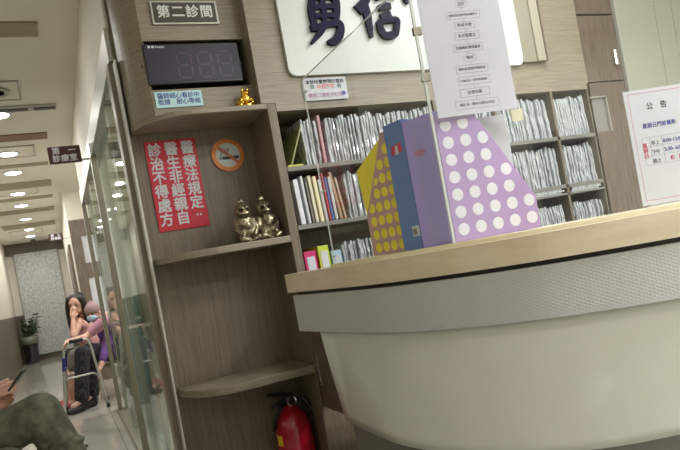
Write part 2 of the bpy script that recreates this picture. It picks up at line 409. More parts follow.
for k, (a, b) in enumerate(zip(ys, ys[1:])):
    off = 0 if k % 2 == 0 else .035
    g = MB().box(GX - .004 + off, GX + .004 + off, a + .03, b - .03, .03, 2.22).build('glass_pane', M['glass'], t)
for yy in (FY[1], FY[2], 7.02):
    MB().tube([(GX - .02, yy, 1.02), (GX - .06, yy, 1.02), (GX - .06, yy + .1, 1.02), (GX - .02, yy + .1, 1.02)], .008, 8).build('door_handle', M['chrome'], t)

# ceiling slots, downlights, panels ------------------------------------
def cz(px, py): return at(px, py, Z=CEIL)
slots = [(21, 35, 'slot', 59), (133, 139, 'slot_b', 58), (163, 165.5, 'slot', 48), (181, 187, 'slot', 55), (196.5, 199, 'slot', 55), (208.5, 212, 'slot', 55), (223, 227, 'slot', 56)]
for i, (a, b, mm, xe) in enumerate(slots):
    ya, yb = cz(30, a).y, cz(30, b).y
    struct(box('trim_%d' % (6 + i), M[mm], LX + .25, min(.14, cz(xe, a).x), ya, yb, CEIL - .012, CEIL))
t = empty('air_diffuser', (-.4, cz(28, 108).y, CEIL - .02), 'long slot air diffuser with black openings in the corridor ceiling', 'air vent')
ya, yb = cz(28, 104.5).y, cz(28, 109).y
MB().box(-.95, cz(56, 104).x, ya, yb, CEIL - .02, CEIL - .001).build('vent_frame', M['alu'], t, .003)
MB().box(-.93, cz(30, 104).x - .02, ya + .03, yb - .03, CEIL - .024, CEIL - .019).box(cz(30, 104).x + .02, cz(55, 104).x, ya + .03, yb - .03, CEIL - .024, CEIL - .019).build('vent_opening', M['black'], t)
def frame_sq(name, xa, xb, ya, yb, label, cat, fan=False, group=None):
    t = empty(name, ((xa + xb) / 2, (ya + yb) / 2, CEIL - .012), label, cat, group)
    m_ = .015
    mb = MB().box(xa, xb, ya, ya + m_, CEIL - .012, CEIL - .001).box(xa, xb, yb - m_, yb, CEIL - .012, CEIL - .001).box(xa, xa + m_, ya + m_, yb - m_, CEIL - .012, CEIL - .001).box(xb - m_, xb, ya + m_, yb - m_, CEIL - .012, CEIL - .001)
    mb.build('panel_border', M['greywall'], t)
    MB().box(xa + m_, xb - m_, ya + m_, yb - m_, CEIL - .006, CEIL - .001).build('panel_face', M['ceil'], t)
    if fan:
        mb = MB()
        for r in (.05, .09, .13): mb.lathe([(r - .012, 0), (r, 0), (r, .008), (r - .012, .008)], ((xa + xb) / 2, (ya + yb) / 2, CEIL - .02), 20)
        mb.build('fan_grille', M['greywall'], t)
p1, p2 = cz(1, 79), cz(19, 100)
frame_sq('ventilation_fan', -.42, cz(18, 80).x, cz(15, 80).y, cz(15, 99).y, 'square ceiling ventilation fan with round grille above the corridor', 'ventilation fan', True)
frame_sq('access_hatch', -.6, cz(34, 145).x, cz(25, 145).y, cz(25, 156).y, 'square access hatch around a downlight, nearest the slot diffuser in the corridor ceiling', 'ceiling hatch')
frame_sq('access_hatch', -.75, cz(38, 190).x, cz(25, 187.5).y, cz(25, 193.5).y, 'square access hatch around a downlight, midway along the corridor ceiling', 'ceiling hatch')
frame_sq('access_hatch', -.75, cz(43, 232).x, cz(25, 230).y, cz(25, 234.5).y, 'access hatch nearest the end wall in the corridor ceiling', 'ceiling hatch')
LP = [(-60, 30), (-3, 114), (7.8, 153), (13, 172), (17.8, 193), (21, 205), (25.5, 218.5), (29, 229), (30.4, 235.5)]  # first is an unseen lamp, added to light the hanging sign
ordn = ['unseen lamp added just outside the waiting area', 'downlight beside the slot air diffuser', 'downlight inside the first square hatch', 'downlight just behind the first square hatch', 'downlight in the second square hatch', 'middle downlight of the row', 'third downlight from the end wall', 'second downlight from the end wall', 'downlight nearest the end wall']
ld = bpy.data.lights.new('downlight_lamp', 'AREA'); ld.shape = 'DISK'; ld.size = .16; ld.energy = 8; ld.color = (1, .99, .97)
first = None
for (px, py), nm in zip(LP, ordn):
    p = cz(px, py)
    lab = 'round white ceiling lamp, %s in the corridor' % nm
    if first is None:
        first = empty('ceiling_downlight', (p.x, p.y, CEIL), lab, 'ceiling light', 'corridor downlights')
        MB().lathe([(.115, -.001), (.115, -.012), (.09, -.016), (.09, -.001)], (p.x, p.y, CEIL)).build('trim_ring', M['white'], first, smooth=False)
        MB().lathe([(.088, -.003), (.088, -.018), (.07, -.024), (.001, -.026)], (p.x, p.y, CEIL)).build('diffuser', M['lamp'], first, smooth=True)
    else:
        copy_thing(first, (p.x, p.y, CEIL), lab)
    near = (px, py) in LP[:2]
    if near: l2 = ld.copy(); l2.energy = 3.5
    lo = bpy.data.objects.new('downlight_lamp', l2 if near else ld); COL.objects.link(lo); lo.location = (p.x, p.y, CEIL - .035)
pn = ['above the reception counter', 'right of the counter', 'behind the waiting area', 'between the counter and the record shelves', 'added as unseen fill in the rear right corner']
for (x, y, p_), nm in zip(PANELS, pn):
    t = empty('ceiling_panel', (x, y, CEIL), 'square white ceiling light panel ' + nm, 'ceiling light', 'reception light panels')
    MB().box(x - .31, x + .31, y - .31, y + .31, CEIL - .02, CEIL - .001).build('panel_frame', M['alu'], t, .003)
    MB().box(x - .29, x + .29, y - .29, y + .29, CEIL - .026, CEIL - .0195).build('diffuser', M['panel'], t)
for y, nm in ((4.4, 'near end'), (7.0, 'far end')):
    t = empty('ceiling_panel', (1.5, y, CEIL), 'square ceiling light panel over the %s of the glass treatment room' % nm, 'ceiling light')
    MB().box(1.2, 1.8, y - .3, y + .3, CEIL - .02, CEIL - .001).build('panel_frame', M['alu'], t)
    MB().box(1.22, 1.78, y - .28, y + .28, CEIL - .026, CEIL - .0195).build('diffuser', M['panel'], t)
# security camera at the corridor end
p = cz(33, 239)
t = empty('security_camera', (p.x, 16.2, CEIL), 'small white dome camera on the ceiling at the corridor end', 'camera')
MB().lathe([(.09, -.001), (.09, -.03), (.07, -.045), (.001, -.046)], (p.x, 16.2, CEIL)).build('dome_base', M['white'], t, smooth=True)
MB().ell((p.x, 16.2, CEIL - .07), (.055, .055, .055)).build('dome_lens', M['black'], t, smooth=True)

# ================================================================== RECEPTION CABINET WALL
WY = 2.55                      # front plane of the joinery
def arc_front(x_end, z0=None):
    """plan outline of a shelf with the rounded left front corner, from niche back-left to right"""
    pts = []
    for k in range(13):
        a = math.pi / 2 * k / 12
        pts.append((.385 + .25 * (1 - math.cos(a)), 2.84 - .29 * math.sin(a)))
    pts.append((x_end, WY)); pts.append((x_end, 2.84))
    return pts
SX = .923
shelfA_b, shelfA_t = at(265, 109, Y=WY).z, at(265, 103.5, Y=WY).z
shelfM_b, shelfM_t = at(288, 242.5, Y=WY).z, at(287.5, 235.5, Y=WY).z
shelfL_b, shelfL_t = at(310, 374, Y=WY).z, at(309, 366, Y=WY).z
cab = empty('display_cabinet', (.65, 2.7, 0), 'grey-brown wood wall cabinet with rounded open shelves beside the glass wall', 'cabinet')
def shelf(zb, zt, nm='shelf'):
    return MB().prism(arc_front(SX), lambda u, v, w_: (u, v, zb + w_), zt - zb).build(nm, M['wood_h'], cab, .004)
shelf(shelfA_b, shelfA_t, 'upper_shelf'); shelf(shelfM_b, shelfM_t); shelf(shelfL_b, shelfL_t)
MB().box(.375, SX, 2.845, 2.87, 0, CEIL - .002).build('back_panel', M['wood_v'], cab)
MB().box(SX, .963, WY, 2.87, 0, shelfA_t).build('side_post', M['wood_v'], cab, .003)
MB().box(.368, .376, 2.80, 2.87, 0, 2.2).build('edge_strip', M['alu'], cab)
# rounded corner column above the upper shelf
colr = at(129, 0, Y=2.62).x
cp = []
for k in range(13):
    a = math.pi / 2 * k / 12 * .8
    cp.append((.385 + .25 * (1 - math.cos(a)), 2.84 - .29 * math.sin(a)))
cp = [p for p in cp if p[0] < colr + .03]
cp += [(cp[-1][0] + .012, cp[-1][1] + .03), (cp[-1][0] - .0, 2.84)]
MB().prism(cp, lambda u, v, w_: (u, v, shelfA_t + w_), CEIL - .003 - shelfA_t).build('corner_column', M['wood_h'], cab, smooth=False)
# recessed panel with sign, niche for the display
RYf = 2.63
c_l = cp[-3][0]
bx = at(248, 0, Y=WY).x; bx = min(bx, .9)
n0, n1 = at(141, 44, Y=RYf), at(240, 84, Y=RYf)
nt_, nb_ = at(190, 40, Y=RYf).z, at(190, 88.5, Y=RYf).z
MB().box(c_l, bx, RYf, RYf + .02, nt_, CEIL - .003).box(c_l, bx, RYf, RYf + .02, shelfA_t, nb_).build('recessed_panel', M['wood_h'], cab)
MB().box(c_l, bx, RYf + .14, RYf + .15, nb_ - .01, nt_ + .01).build('niche_back', M['blackmatte'], cab)
MB().box(bx, .963, WY + .031, 2.87, shelfA_t, CEIL - .002).build('upper_side', M['wood_h'], cab)
# band over the record shelves
bb = 1.862
record_cab = empty('record_cabinet', (1.9, 2.7, 0), 'long grey-brown wood cabinet of open shelves holding patient records', 'cabinet')
RX = 2.775
MB().box(.964, RX + .02, WY, WY + .03, bb, CEIL - .002).box(bx, .964, WY, WY + .03, shelfA_t, CEIL - .002).build('upper_band', M['wood_h'], record_cab)
for z in (1.61, 1.353, 1.1, .8):
    MB().box(.964, RX, WY, 2.85, z - .012, z + .008).build('shelf', M['kick' if z > 1.05 else 'wood_h'], record_cab, .002)
MB().box(2.02, RX, WY, 2.85, 1.305, 1.315).build('shelf', M['kick'], record_cab)
for x in (1.77, 2.13, 2.515):
    MB().box(x - .008, x + .008, WY, 2.85, .81, bb).build('divider', M['wood_v'], record_cab)
MB().box(RX, RX + .02, WY, 2.87, 0, bb).build('side_panel', M['wood_v'], record_cab)
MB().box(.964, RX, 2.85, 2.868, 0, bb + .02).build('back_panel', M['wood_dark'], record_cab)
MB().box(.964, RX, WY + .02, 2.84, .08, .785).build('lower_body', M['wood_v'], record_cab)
MB().box(.964, RX + .02, WY + .03, 2.86, bb + .001, bb + .02).build('soffit', M['wood_h'], record_cab)
# tall wooden cupboard on the right of the shelves
cup = empty('tall_cupboard', (2.95, 2.7, 0), 'tall dark wood cupboard with small glazed door right of the records', 'cupboard')
cx0, cx1 = RX + .021, 3.075
za, zb = at(583, 15, Y=WY).z, at(583, 83, Y=WY).z
g0, g1, gb = at(589, 97, Y=WY), at(606, 96, Y=WY), at(600, 132, Y=WY)
MB().box(cx0, cx1, WY + .03, 2.87, 0, CEIL - .002).build('body', M['blackmatte'], cup)
MB().box(cx0, cx1, WY, WY + .028, za + .006, CEIL - .002).build('top_door', M['wood_dark'], cup, .001)
MB().box(cx0, cx1, WY, WY + .028, zb + .004, za - .004).build('upper_door', M['wood_dark'], cup, .001)
ld_ = MB().box(cx0, g0.x, WY, WY + .028, 0.05, zb - .004).box(g1.x, cx1, WY, WY + .028, 0.05, zb - .004).box(g0.x, g1.x, WY, WY + .028, .05, gb.z).box(g0.x, g1.x, WY, WY + .028, g0.z + .0, zb - .004).build('glazed_door', M['wood_dark'], cup)
MB().box(g0.x, g1.x, WY + .012, WY + .018, gb.z, g0.z).build('door_glass', colm('grey_door_glass', (138, 134, 130), rough=.15), ld_)
MB().box(g1.x - .01, g1.x, WY - .004, WY + .012, gb.z, g0.z).box(g0.x, g1.x, WY - .004, WY + .012, g0.z - .008, g0.z).build('glass_bead', M['alu'], ld_)
hp = at(614, 58, Y=WY)
MB().box(hp.x - .012, hp.x + .012, WY - .022, WY - .001, hp.z - .045, hp.z + .045).build('hinge', M['chrome'], cup, .004)
# grey panelled wall at right
gp = empty('grey_wall_panelling', (4, 2.7, 0), 'smooth grey-green laminate wall panels right of the wooden cupboard', 'wall panel')
gx = [3.076, at(653, 20, Y=WY).x, at(672, 30, Y=WY).x, 5.19]
for a, b in zip(gx, gx[1:]):
    MB().box(a + .002, b - .002, WY - .02, 2.87, 0, CEIL - .002).build('panel', M['greywall'], gp, .002)

# white sign board with raised brush letters
s0, s1 = at(290, 76, Y=WY - .02), at(524, 62, Y=WY - .02)
sb = empty('clinic_sign', ((s0.x + s1.x) / 2, WY - .02, s0.z), 'large white rounded sign board with raised navy brush characters on the upper wall', 'sign')
zt_ = 2.62; r_ = .035; poly = []
for (cx, cz2, a0) in ((s0.x + r_, s0.z + r_, 180), (s1.x - r_, s0.z + r_, 270), (s1.x - r_, zt_ - r_, 0), (s0.x + r_, zt_ - r_, 90)):
    for k in range(7):
        a = math.radians(a0 + 15 * k); poly.append((cx + r_ * math.cos(a), cz2 + r_ * math.sin(a)))
MB().prism(poly, lambda u, v, w_: (u, WY - .02 + w_, v), .019).build('board', M['signwhite'], sb)
def strokes(name, spec):
    """each stroke: pixel polyline with widths, drawn as thick raised ribbons"""
    mb = MB(); yf = WY - .036
    for si, (pts, wd) in enumerate(spec):
        P = [at(px, py, Y=yf) for px, py in pts]; P = [(p.x, p.z) for p in P]
        Q = []; W = []
        for i in range(len(P) - 1):
            for k in range(4):
                tt = k / 4
                p0 = P[max(i - 1, 0)]; p1 = P[i]; p2 = P[i + 1]; p3 = P[min(i + 2, len(P) - 1)]
                f = lambda a, b, c, d: .5 * ((2 * b) + (-a + c) * tt + (2 * a - 5 * b + 4 * c - d) * tt * tt + (-a + 3 * b - 3 * c + d) * tt ** 3)
                Q.append((f(p0[0], p1[0], p2[0], p3[0]), f(p0[1], p1[1], p2[1], p3[1]))); W.append(wd[i] * (1 - tt) + wd[i + 1] * tt)
        Q.append(P[-1]); W.append(wd[-1])
        L, R_ = [], []
        for i, q in enumerate(Q):
            a = Q[max(i - 1, 0)]; b = Q[min(i + 1, len(Q) - 1)]; dx, dz_ = b[0] - a[0], b[1] - a[1]; l = math.hypot(dx, dz_) or 1
            hw = W[i] / 2 * 2.85 / F * 1.25
            L.append((q[0] - dz_ / l * hw, q[1] + dx / l * hw)); R_.append((q[0] + dz_ / l * hw, q[1] - dx / l * hw))
        e = .0006 * si; bm = mb.bm
        v = [[bm.verts.new((x, yf - e, z)) for x, z in S_] for S_ in (L, R_)] + [[bm.verts.new((x, WY - .021, z)) for x, z in S_] for S_ in (L, R_)]
        for i in range(len(Q) - 1):
            for a, b in ((v[0], v[1]), (v[1], v[3]), (v[3], v[2]), (v[2], v[0])): bm.faces.new((a[i], a[i + 1], b[i + 1], b[i]))
        for i in (0, -1): bm.faces.new((v[0][i], v[1][i], v[3][i], v[2][i]))
    return mb.build(name, M['navy'], sb)
strokes('brush_character', [
    ([(314, -30), (330, -28), (322, -16)], [4, 6, 3]), ([(308, -10), (320, -12), (333, -12)], [4, 5, 4]),
    ([(313, -2), (312, 10), (315, 25)], [6, 6, 5]), ([(313, -2), (325, -4), (335, -2), (337, 10), (336, 22)], [4, 5, 6, 6, 5]),
    ([(322, -2), (324, 10), (325, 22)], [5, 5, 4]), ([(314, 7), (325, 6), (335, 6)], [4, 4, 4]), ([(315, 16), (325, 15), (335, 15)], [4, 4, 4]),
    ([(311, 28), (318, 27), (328, 24), (338, 23), (341, 28), (339, 36), (335, 41), (328, 42)], [5, 5, 5, 6, 6, 7, 7, 3]),
    ([(325, 24), (320, 33), (312, 43)], [5, 5, 2])])
strokes('brush_character', [
    ([(372, -14), (366, 0), (358, 10)], [5, 7, 9]), ([(364, 2), (368, 16), (372, 37)], [7, 7, 3]),
    ([(383, -16), (388, -12)], [5, 5]), ([(376, -2), (384, -5), (396, -4)], [4, 5, 4]), ([(379, 8), (385, 6), (391, 6)], [5, 6, 5]),
    ([(381, 16), (386, 15), (391, 14)], [4, 6, 5]),
    ([(379, 21), (381, 29), (385, 35), (392, 35), (397, 33)], [4, 6, 6, 6, 5]), ([(379, 22), (388, 20), (397, 20), (397, 27), (396, 34)], [4, 5, 5, 5, 5])])
strokes('brush_character', [([(408, -20), (406, -4), (409, 3)], [6, 6, 3]), ([(418, -22), (428, -24), (440, -20)], [4, 5, 4]), ([(428, -40), (428, -25), (430, -8)], [5, 5, 5])])
# beige box unit right of the sign
q0, q1 = at(533, 61.5, Y=WY - .02), at(547, 60, Y=WY - .03)
bu = empty('wall_unit', ((q0.x + q1.x) / 2, WY - .05, q0.z), 'beige boxed wall unit with a painted dark reflection strip right of the white sign', 'cabinet')
MB().box(q0.x - .06, q0.x + .03, WY - .02, WY - .001, q0.z, CEIL - .002).build('back_plate', colm('beige_grey_laminate', (150, 145, 128)), bu)
MB().box(q0.x + .031, q1.x, WY - .03, WY - .001, q0.z, CEIL - .002).build('front_box', colm('taupe_laminate', (170, 164, 146)), bu, .003)
MB().box(q1.x + .001, q1.x + .012, WY - .03, WY - .001, q0.z, CEIL - .002).build('reflection_strip', M['wood_dark'], bu)  # dark strip puts a reflection beside the box into colour

# ================================================================== SIGNS AND NOTICES
def plate(name, m, pl, pr, pt, pb, y, label, cat, th=.008):
    """rectangular plate facing the camera side (-Y): pixel columns for left/right, rows for top/bottom near its middle"""
    t = empty(name, ((pl + pr) / 2, y, pb), label, cat)
    MB().box(pl, pr, y, y + th, pb, pt).build('plate', m, t, .001)
    return t
ys_ = RYf - .012
a, b = at(152.5, 20, Y=ys_), at(218.5, 18, Y=ys_); top = at(184, 1, Y=ys_).z; bot = at(186, 24, Y=ys_).z
t = plate('room_sign', M['alu'], a.x, b.x, top, bot, ys_, 'charcoal room sign with silver border reading 第二診間 above the display', 'sign')
MB().box(a.x + .008, b.x - .008, ys_ - .002, ys_ + .001, bot + .007, top - .007).build('sign_face', M['charcoal'], t)
textobj('lettering', '第二診間', .056, ((a.x + b.x) / 2, ys_ - .003, (top + bot) / 2), XD, ZD, M['lettersilver'], t, .001, fat=.001, space=1.15)
# LED queue display
yd_ = RYf - .01
a, b = at(146, 70, Y=yd_), at(240.5, 62, Y=yd_); top = at(193, 43, Y=yd_).z; bot = at(196, 83, Y=yd_).z
t = empty('queue_display', ((a.x + b.x) / 2, yd_, bot), 'black three-digit queue number display, switched off, in the wooden niche', 'display')
MB().box(a.x, b.x, yd_, yd_ + .06, bot, top).build('housing', M['black'], t, .004)
MB().box(a.x + .008, b.x - .008, yd_ - .002, yd_ + .001, bot + .012, top - .012).build('screen', M['screen'], t)
textobj('lettering', '■ ■ Huaxin', .013, (a.x + .055, yd_ - .0025, top - .014), XD, ZD, M['white'], t, .0005, bold=.0004)
dw = (b.x - a.x)
for k in range(3):
    cx = a.x + dw * (.40 + .215 * k); zc = (top + bot) / 2 - .008; hw, hh, g = .028, .052, .008
    mb = MB()
    for z in (zc - hh, zc, zc + hh): mb.box(cx - hw + g, cx + hw - g, yd_ - .003, yd_ - .0015, z - .004, z + .004)
    for x in (cx - hw, cx + hw):
        for z0, z1 in ((zc - hh, zc), (zc, zc + hh)): mb.box(x - .004, x + .004, yd_ - .003, yd_ - .0015, z0 + .006, z1 - .006)
    mb.build('digit', M['seg'], t)
mb = MB()
for (u, v) in ((0, 0), (1, -1), (2, 0), (3, 1), (1, 1), (3, -1), (4, 0), (2, -2), (0, 2), (4, -2), (0, -1.4), (3.4, -2.4)): mb.box(a.x + .035 + u * .007, a.x + .038 + u * .007, yd_ - .003, yd_ - .0015, top - .045 + v * .007, top - .042 + v * .007)
mb.build('speaker_holes', M['black'], t)
for xx in (a.x - .012, b.x + .001): MB().box(xx, xx + .011, yd_ + .02, yd_ + .035, (top + bot) / 2 - .008, (top + bot) / 2 + .008).build('mounting_lug', M['black'], t)
# pale blue notice
a, b = at(155.5, 100, Y=ys_), at(202.5, 96, Y=ys_); top = at(178, 90.5, Y=ys_).z; bot = at(180, 106.5, Y=ys_).z
t = plate('waiting_notice', M['cyan'], a.x, b.x, top, bot, ys_ + .006, 'small pale blue paper notice with two printed lines below the display', 'notice', .003)
textobj('lettering', '醫師細心看診中\n敬請　耐心等候', .0252, ((a.x + b.x) / 2, ys_ + .0055, (top + bot) / 2 + .001), XD, ZD, M['inkblue'], t, .0003, lead=1.02, bold=.0003, space=1.0)
# red notice in the niche
yn = 2.838
a, b = at(151.5, 187, Y=yn), at(202, 180, Y=yn); top = at(171, 140, Y=yn).z; bot = at(184, 229, Y=yn).z
t = plate('medical_law_notice', M['red'], a.x, b.x, top, bot, yn, 'tall red notice with three columns of white characters in the niche', 'notice', .004)
for k, col in enumerate(['醫療法規定：', '醫生非經親自', '診治不得處方']):
    x = b.x - (b.x - a.x) * (.18 + .32 * k)
    n = len(col); hh = (top - bot) * .93
    for j, ch in enumerate(col):
        if ch == '：':
            z_ = top - .014 - hh * (5.3) / 6
            MB().box(x - .012, x - .004, yn - .002, yn - .0005, z_ - .006, z_ + .003).box(x + .004, x + .012, yn - .002, yn - .0005, z_ - .006, z_ + .003).build('lettering', M['white'], t); continue
        textobj('lettering', ch, .063, (x, yn - .0008, top - .012 - hh * (j + .5) / 6), XD, ZD, M['white'], t, .0006, fat=.0016, sx=.95)
# no-smoking sticker
c = at(228, 155, Y=yn); R0 = .0775
t = empty('no_smoking_sticker', (c.x, yn, c.z - R0), 'round orange and silver no-smoking sticker beside the red notice', 'sticker')
def disc(nm, r, y0, y1, m, par, r2=None):
    mb = MB(); n = 40
    if r2 is None: mb.prism([(c.x + r * math.cos(2 * math.pi * k / n), c.z + r * math.sin(2 * math.pi * k / n)) for k in range(n)], lambda u, v, w_: (u, y0 + w_, v), y1 - y0)
    else:
        bm = mb.bm; rings = [[bm.verts.new((c.x + rr * math.cos(2 * math.pi * k / n), yy, c.z + rr * math.sin(2 * math.pi * k / n))) for k in range(n)] for rr, yy in ((r2, y0), (r, y0), (r, y1), (r2, y1))]
        for i in range(4):
            for k in range(n): bm.faces.new((rings[i][k], rings[i][(k + 1) % n], rings[(i + 1) % 4][(k + 1) % n], rings[(i + 1) % 4][k]))
    return mb.build(nm, m, par)
disc('backing', R0, yn, yn + .003, M['redorange'], t); disc('orange_ring', R0 - .003, yn - .001, yn + .0, M['orange'], t, .056)
disc('centre', .056, yn - .0012, yn, M['stickergrey'], t)
MB().box(c.x - .028, c.x + .05, yn - .002, yn - .0012, c.z - .02, c.z - .006).build('cigarette', M['ink'], t)
MB().box(c.x - .045, c.x - .03, yn - .002, yn - .0012, c.z - .02, c.z - .006).build('cigarette_tip', M['inkgrey'], t)
MB().tube([(c.x - .035, yn - .002, c.z + .0), (c.x - .03, yn - .002, c.z + .012), (c.x - .012, yn - .002, c.z + .014), (c.x - .008, yn - .002, c.z + .028)], .0018, 6).tube([(c.x - .012, yn - .002, c.z + .002), (c.x - .004, yn - .002, c.z + .012), (c.x + .006, yn - .002, c.z + .022), (c.x + .004, yn - .002, c.z + .032)], .0018, 6).build('smoke', M['ink'], t)
MB().box(c.x - .058, c.x + .058, yn - .0035, yn - .0022, c.z - .0065, c.z + .0065, Matrix.Rotation(math.radians(42), 3, 'Y')).build('slash_bar', M['redorange'], t)
for k, ch in enumerate('禁止吸菸保護健康'):
    an = math.radians(150 - k * 17); textobj('lettering', ch, .012, (c.x + .0655 * math.cos(an), yn - .0014, c.z + .0655 * math.sin(an)), (math.sin(an), 0, -math.cos(an)), (math.cos(an), 0, math.sin(an)), M['redorange'], t, .0003, bold=.0003)
# hanging room signs in the corridor
def hang(px0, px1, py_t, py_b, Y, l1, l2, label, size):
    pc = at((px0 + px1) / 2, (py_t + py_b) / 2, Y=Y); a = at(px0, (py_t + py_b) / 2, Y=Y).x; b = at(px1, (py_t + py_b) / 2, Y=Y).x
    h = (at((px0 + px1) / 2, py_t, Y=Y).z - at((px0 + px1) / 2, py_b, Y=Y).z)
    t = empty('hanging_room_sign', (pc.x, Y, pc.z - h / 2), label, 'sign')
    MB().box(a, b, Y, Y + .02, pc.z - h / 2, pc.z + h / 2).build('plate', M['maroon'], t, .002)
    MB().box(b, GX - .003 if Y < 8 else .27, Y + .004, Y + .016, pc.z - h / 2 + .01, pc.z - h / 2 + .022).build('bracket', M['alu'], t)
    textobj('lettering', l1, size, (pc.x, Y - .001, pc.z + h * .22), XD, ZD, M['white'], t, .0008, fat=.0014)
    textobj('lettering', l2, size, (pc.x, Y - .001, pc.z - h * .23), XD, ZD, M['white'], t, .0008, fat=.0014, space=1.1)
hang(48, 81, 146, 163, 5.0, '第　一', '診療室', 'maroon hanging room sign reading 第一診療室 beside the glass wall', .055)
hang(48.5, 63, 233.5, 240.5, 10.25, '第　三', '診療室', 'small maroon hanging room sign far down the corridor', .044)

# ================================================================== COUNTER
prof = [(-.20, 2.14), (-.12, 2.005), (-.045, 1.88), (.04, 1.745), (.115, 1.655), (.21, 1.565), (.31, 1.50), (.40, 1.455), (.473, 1.43), (.60, 1.405), (.732, 1.395), (.95, 1.40), (1.2, 1.44), (1.5, 1.53), (1.85, 1.68)]
W2 = [Rt * r + Fw * z for r, z in prof]
# Catmull refine
def refine(P, n=4):
    out = []
    for i in range(len(P) - 1):
        p0, p1, p2, p3 = P[max(i - 1, 0)], P[i], P[i + 1], P[min(i + 2, len(P) - 1)]
        for k in range(n):
            tt = k / n
            out.append(.5 * ((2 * p1) + (-p0 + p2) * tt + (2 * p0 - 5 * p1 + 4 * p2 - p3) * tt * tt + (-p0 + 3 * p1 - 3 * p2 + p3) * tt ** 3))
    out.append(P[-1]); return out
path = refine(W2, 4)
path = [path[0]] + [(path[i - 1] + path[i] * 2 + path[i + 1]) / 4 for i in range(1, len(path) - 1)] + [path[-1]]
nor = []
for i in range(len(path)):
    d = (path[min(i + 1, len(path) - 1)] - path[max(i - 1, 0)]).normalized()
    nor.append(Vector((-d.y, d.x, 0)))          # points to the staff side
def off(k, d): return path[k] + nor[k] * d
ZT = EYE - .030; ZW = ZT - .062; ZS = ZW - .012; ZSB = ZS - .122
desk = empty('reception_counter', (1.2, 1.5, 0), 'curved reception counter with maple top, embossed silver band and ivory front', 'counter')
def ring_strip(name, m, d0, d1, z0, z1, parent, k0=0, uv=False, bevel=0, ext=0):
    mb = MB(); bm = mb.bm; N = len(path); rows = []
    for k in range(k0, N):
        e = -ext * (path[1] - path[0]).normalized() * (1 if k == k0 else 0)
        rows.append([bm.verts.new(off(k, d0) + e + Up * z0), bm.verts.new(off(k, d0) + e + Up * z1), bm.verts.new(off(k, d1) + e + Up * z1), bm.verts.new(off(k, d1) + e + Up * z0)])
    for a, b in zip(rows, rows[1:]):
        for j in range(4): bm.faces.new((a[j], b[j], b[(j + 1) % 4], a[(j + 1) % 4]))
    bm.faces.new(rows[0]); bm.faces.new(rows[-1][::-1])
    if uv:
        L = [0]
        for k in range(k0 + 1, N): L.append(L[-1] + (path[k] - path[k - 1]).length)
        ul = bm.loops.layers.uv.new('uv'); idx = {v: (i, j) for i, r in enumerate(rows) for j, v in enumerate(r)}
        for f in bm.faces:
            for lp in f.loops:
                i, j = idx[lp.vert]; lp[ul].uv = (L[i], lp.vert.co.z)
    return mb.build(name, m, parent, bevel)
ring_strip('counter_top', M['counter_wood'], -.012, .40, ZW, ZT, desk, bevel=.004, ext=.012)
ring_strip('counter_ledge', colm('pale_ledge', (232, 222, 194)), .035, .38, ZT, ZT + .010, desk, k0=6, bevel=.002)
ring_strip('shadow_gap', M['black'], .02, .38, ZS, ZW, desk)
ring_strip('silver_band', M['silver'], 0, .05, ZSB, ZS, desk, uv=True)
# hull: lofted ivory front, leaning inwards to the bottom
BZ = .61
mb = MB(); bm = mb.bm; N = len(path); rows = []
bl = [at(346, 420, Z=BZ), at(352, 423, Z=BZ), at(365, 430, Z=BZ), at(385, 440, Z=BZ), at(410, 447, Z=BZ)]
bl = [Vector((p.x, p.y, 0)) for p in bl]
bot_r = [off(k, .16) for k in range(N)]
tail = [at(500, 455.5, Z=BZ), at(590, 450, Z=BZ), at(680, 434.5, Z=BZ)]
tail = [Vector((p.x, p.y, 0)) for p in tail]
ctrl = bl[:1] + bl[2:3] + bl[4:] + tail + [off(N - 9, .2), off(N - 1, .22)]
bottom = refine(ctrl, 8)
# resample bottom to match N by arclength
def resample(P, n):
    L = [0]
    for a, b in zip(P, P[1:]): L.append(L[-1] + (b - a).length)
    out = []
    for i in range(n):
        s = L[-1] * i / (n - 1); k = 0
        while k < len(L) - 2 and L[k + 1] < s: k += 1
        f = (s - L[k]) / max(L[k + 1] - L[k], 1e-9); out.append(P[k].lerp(P[k + 1], f))
    return out
tl = at(320, 331, Z=ZSB); topL = [Vector((tl.x, tl.y, 0))] + [off(k, .035) for k in range(3, N)]
NR = 48
topP = resample(topL, NR); botP = resample(bottom, NR)
SEG = 10
for i in range(NR):
    col = []
    for j in range(SEG + 1):
        f = j / SEG; p = topP[i].lerp(botP[i], f ** 1.15); col.append(bm.verts.new(Vector((p.x, p.y, ZSB + (BZ - ZSB) * f))))
    rows.append(col)
for a, b in zip(rows, rows[1:]):
    for j in range(SEG): bm.faces.new((a[j], a[j + 1], b[j + 1], b[j]))
inn = [[bm.verts.new(Vector(v.co) + Vector((.02, .03, 0))) for v in (c_[0], c_[-1])] for c_ in rows]
for (a, b), (ra, rb) in zip(zip(inn, inn[1:]), zip(rows, rows[1:])):
    bm.faces.new((a[0], b[0], b[1], a[1])); bm.faces.new((ra[0], rb[0], b[0], a[0])); bm.faces.new((rb[-1], ra[-1], a[1], b[1]))
bm.faces.new([v for v in rows[0]] + [inn[0][1], inn[0][0]]); bm.faces.new([v for v in rows[-1]][::-1] + [inn[-1][0], inn[-1][1]])
hull = mb.build('front_panel', M['hull'], desk, smooth=False)
for p in hull.data.polygons: p.use_smooth = len(p.vertices) == 4
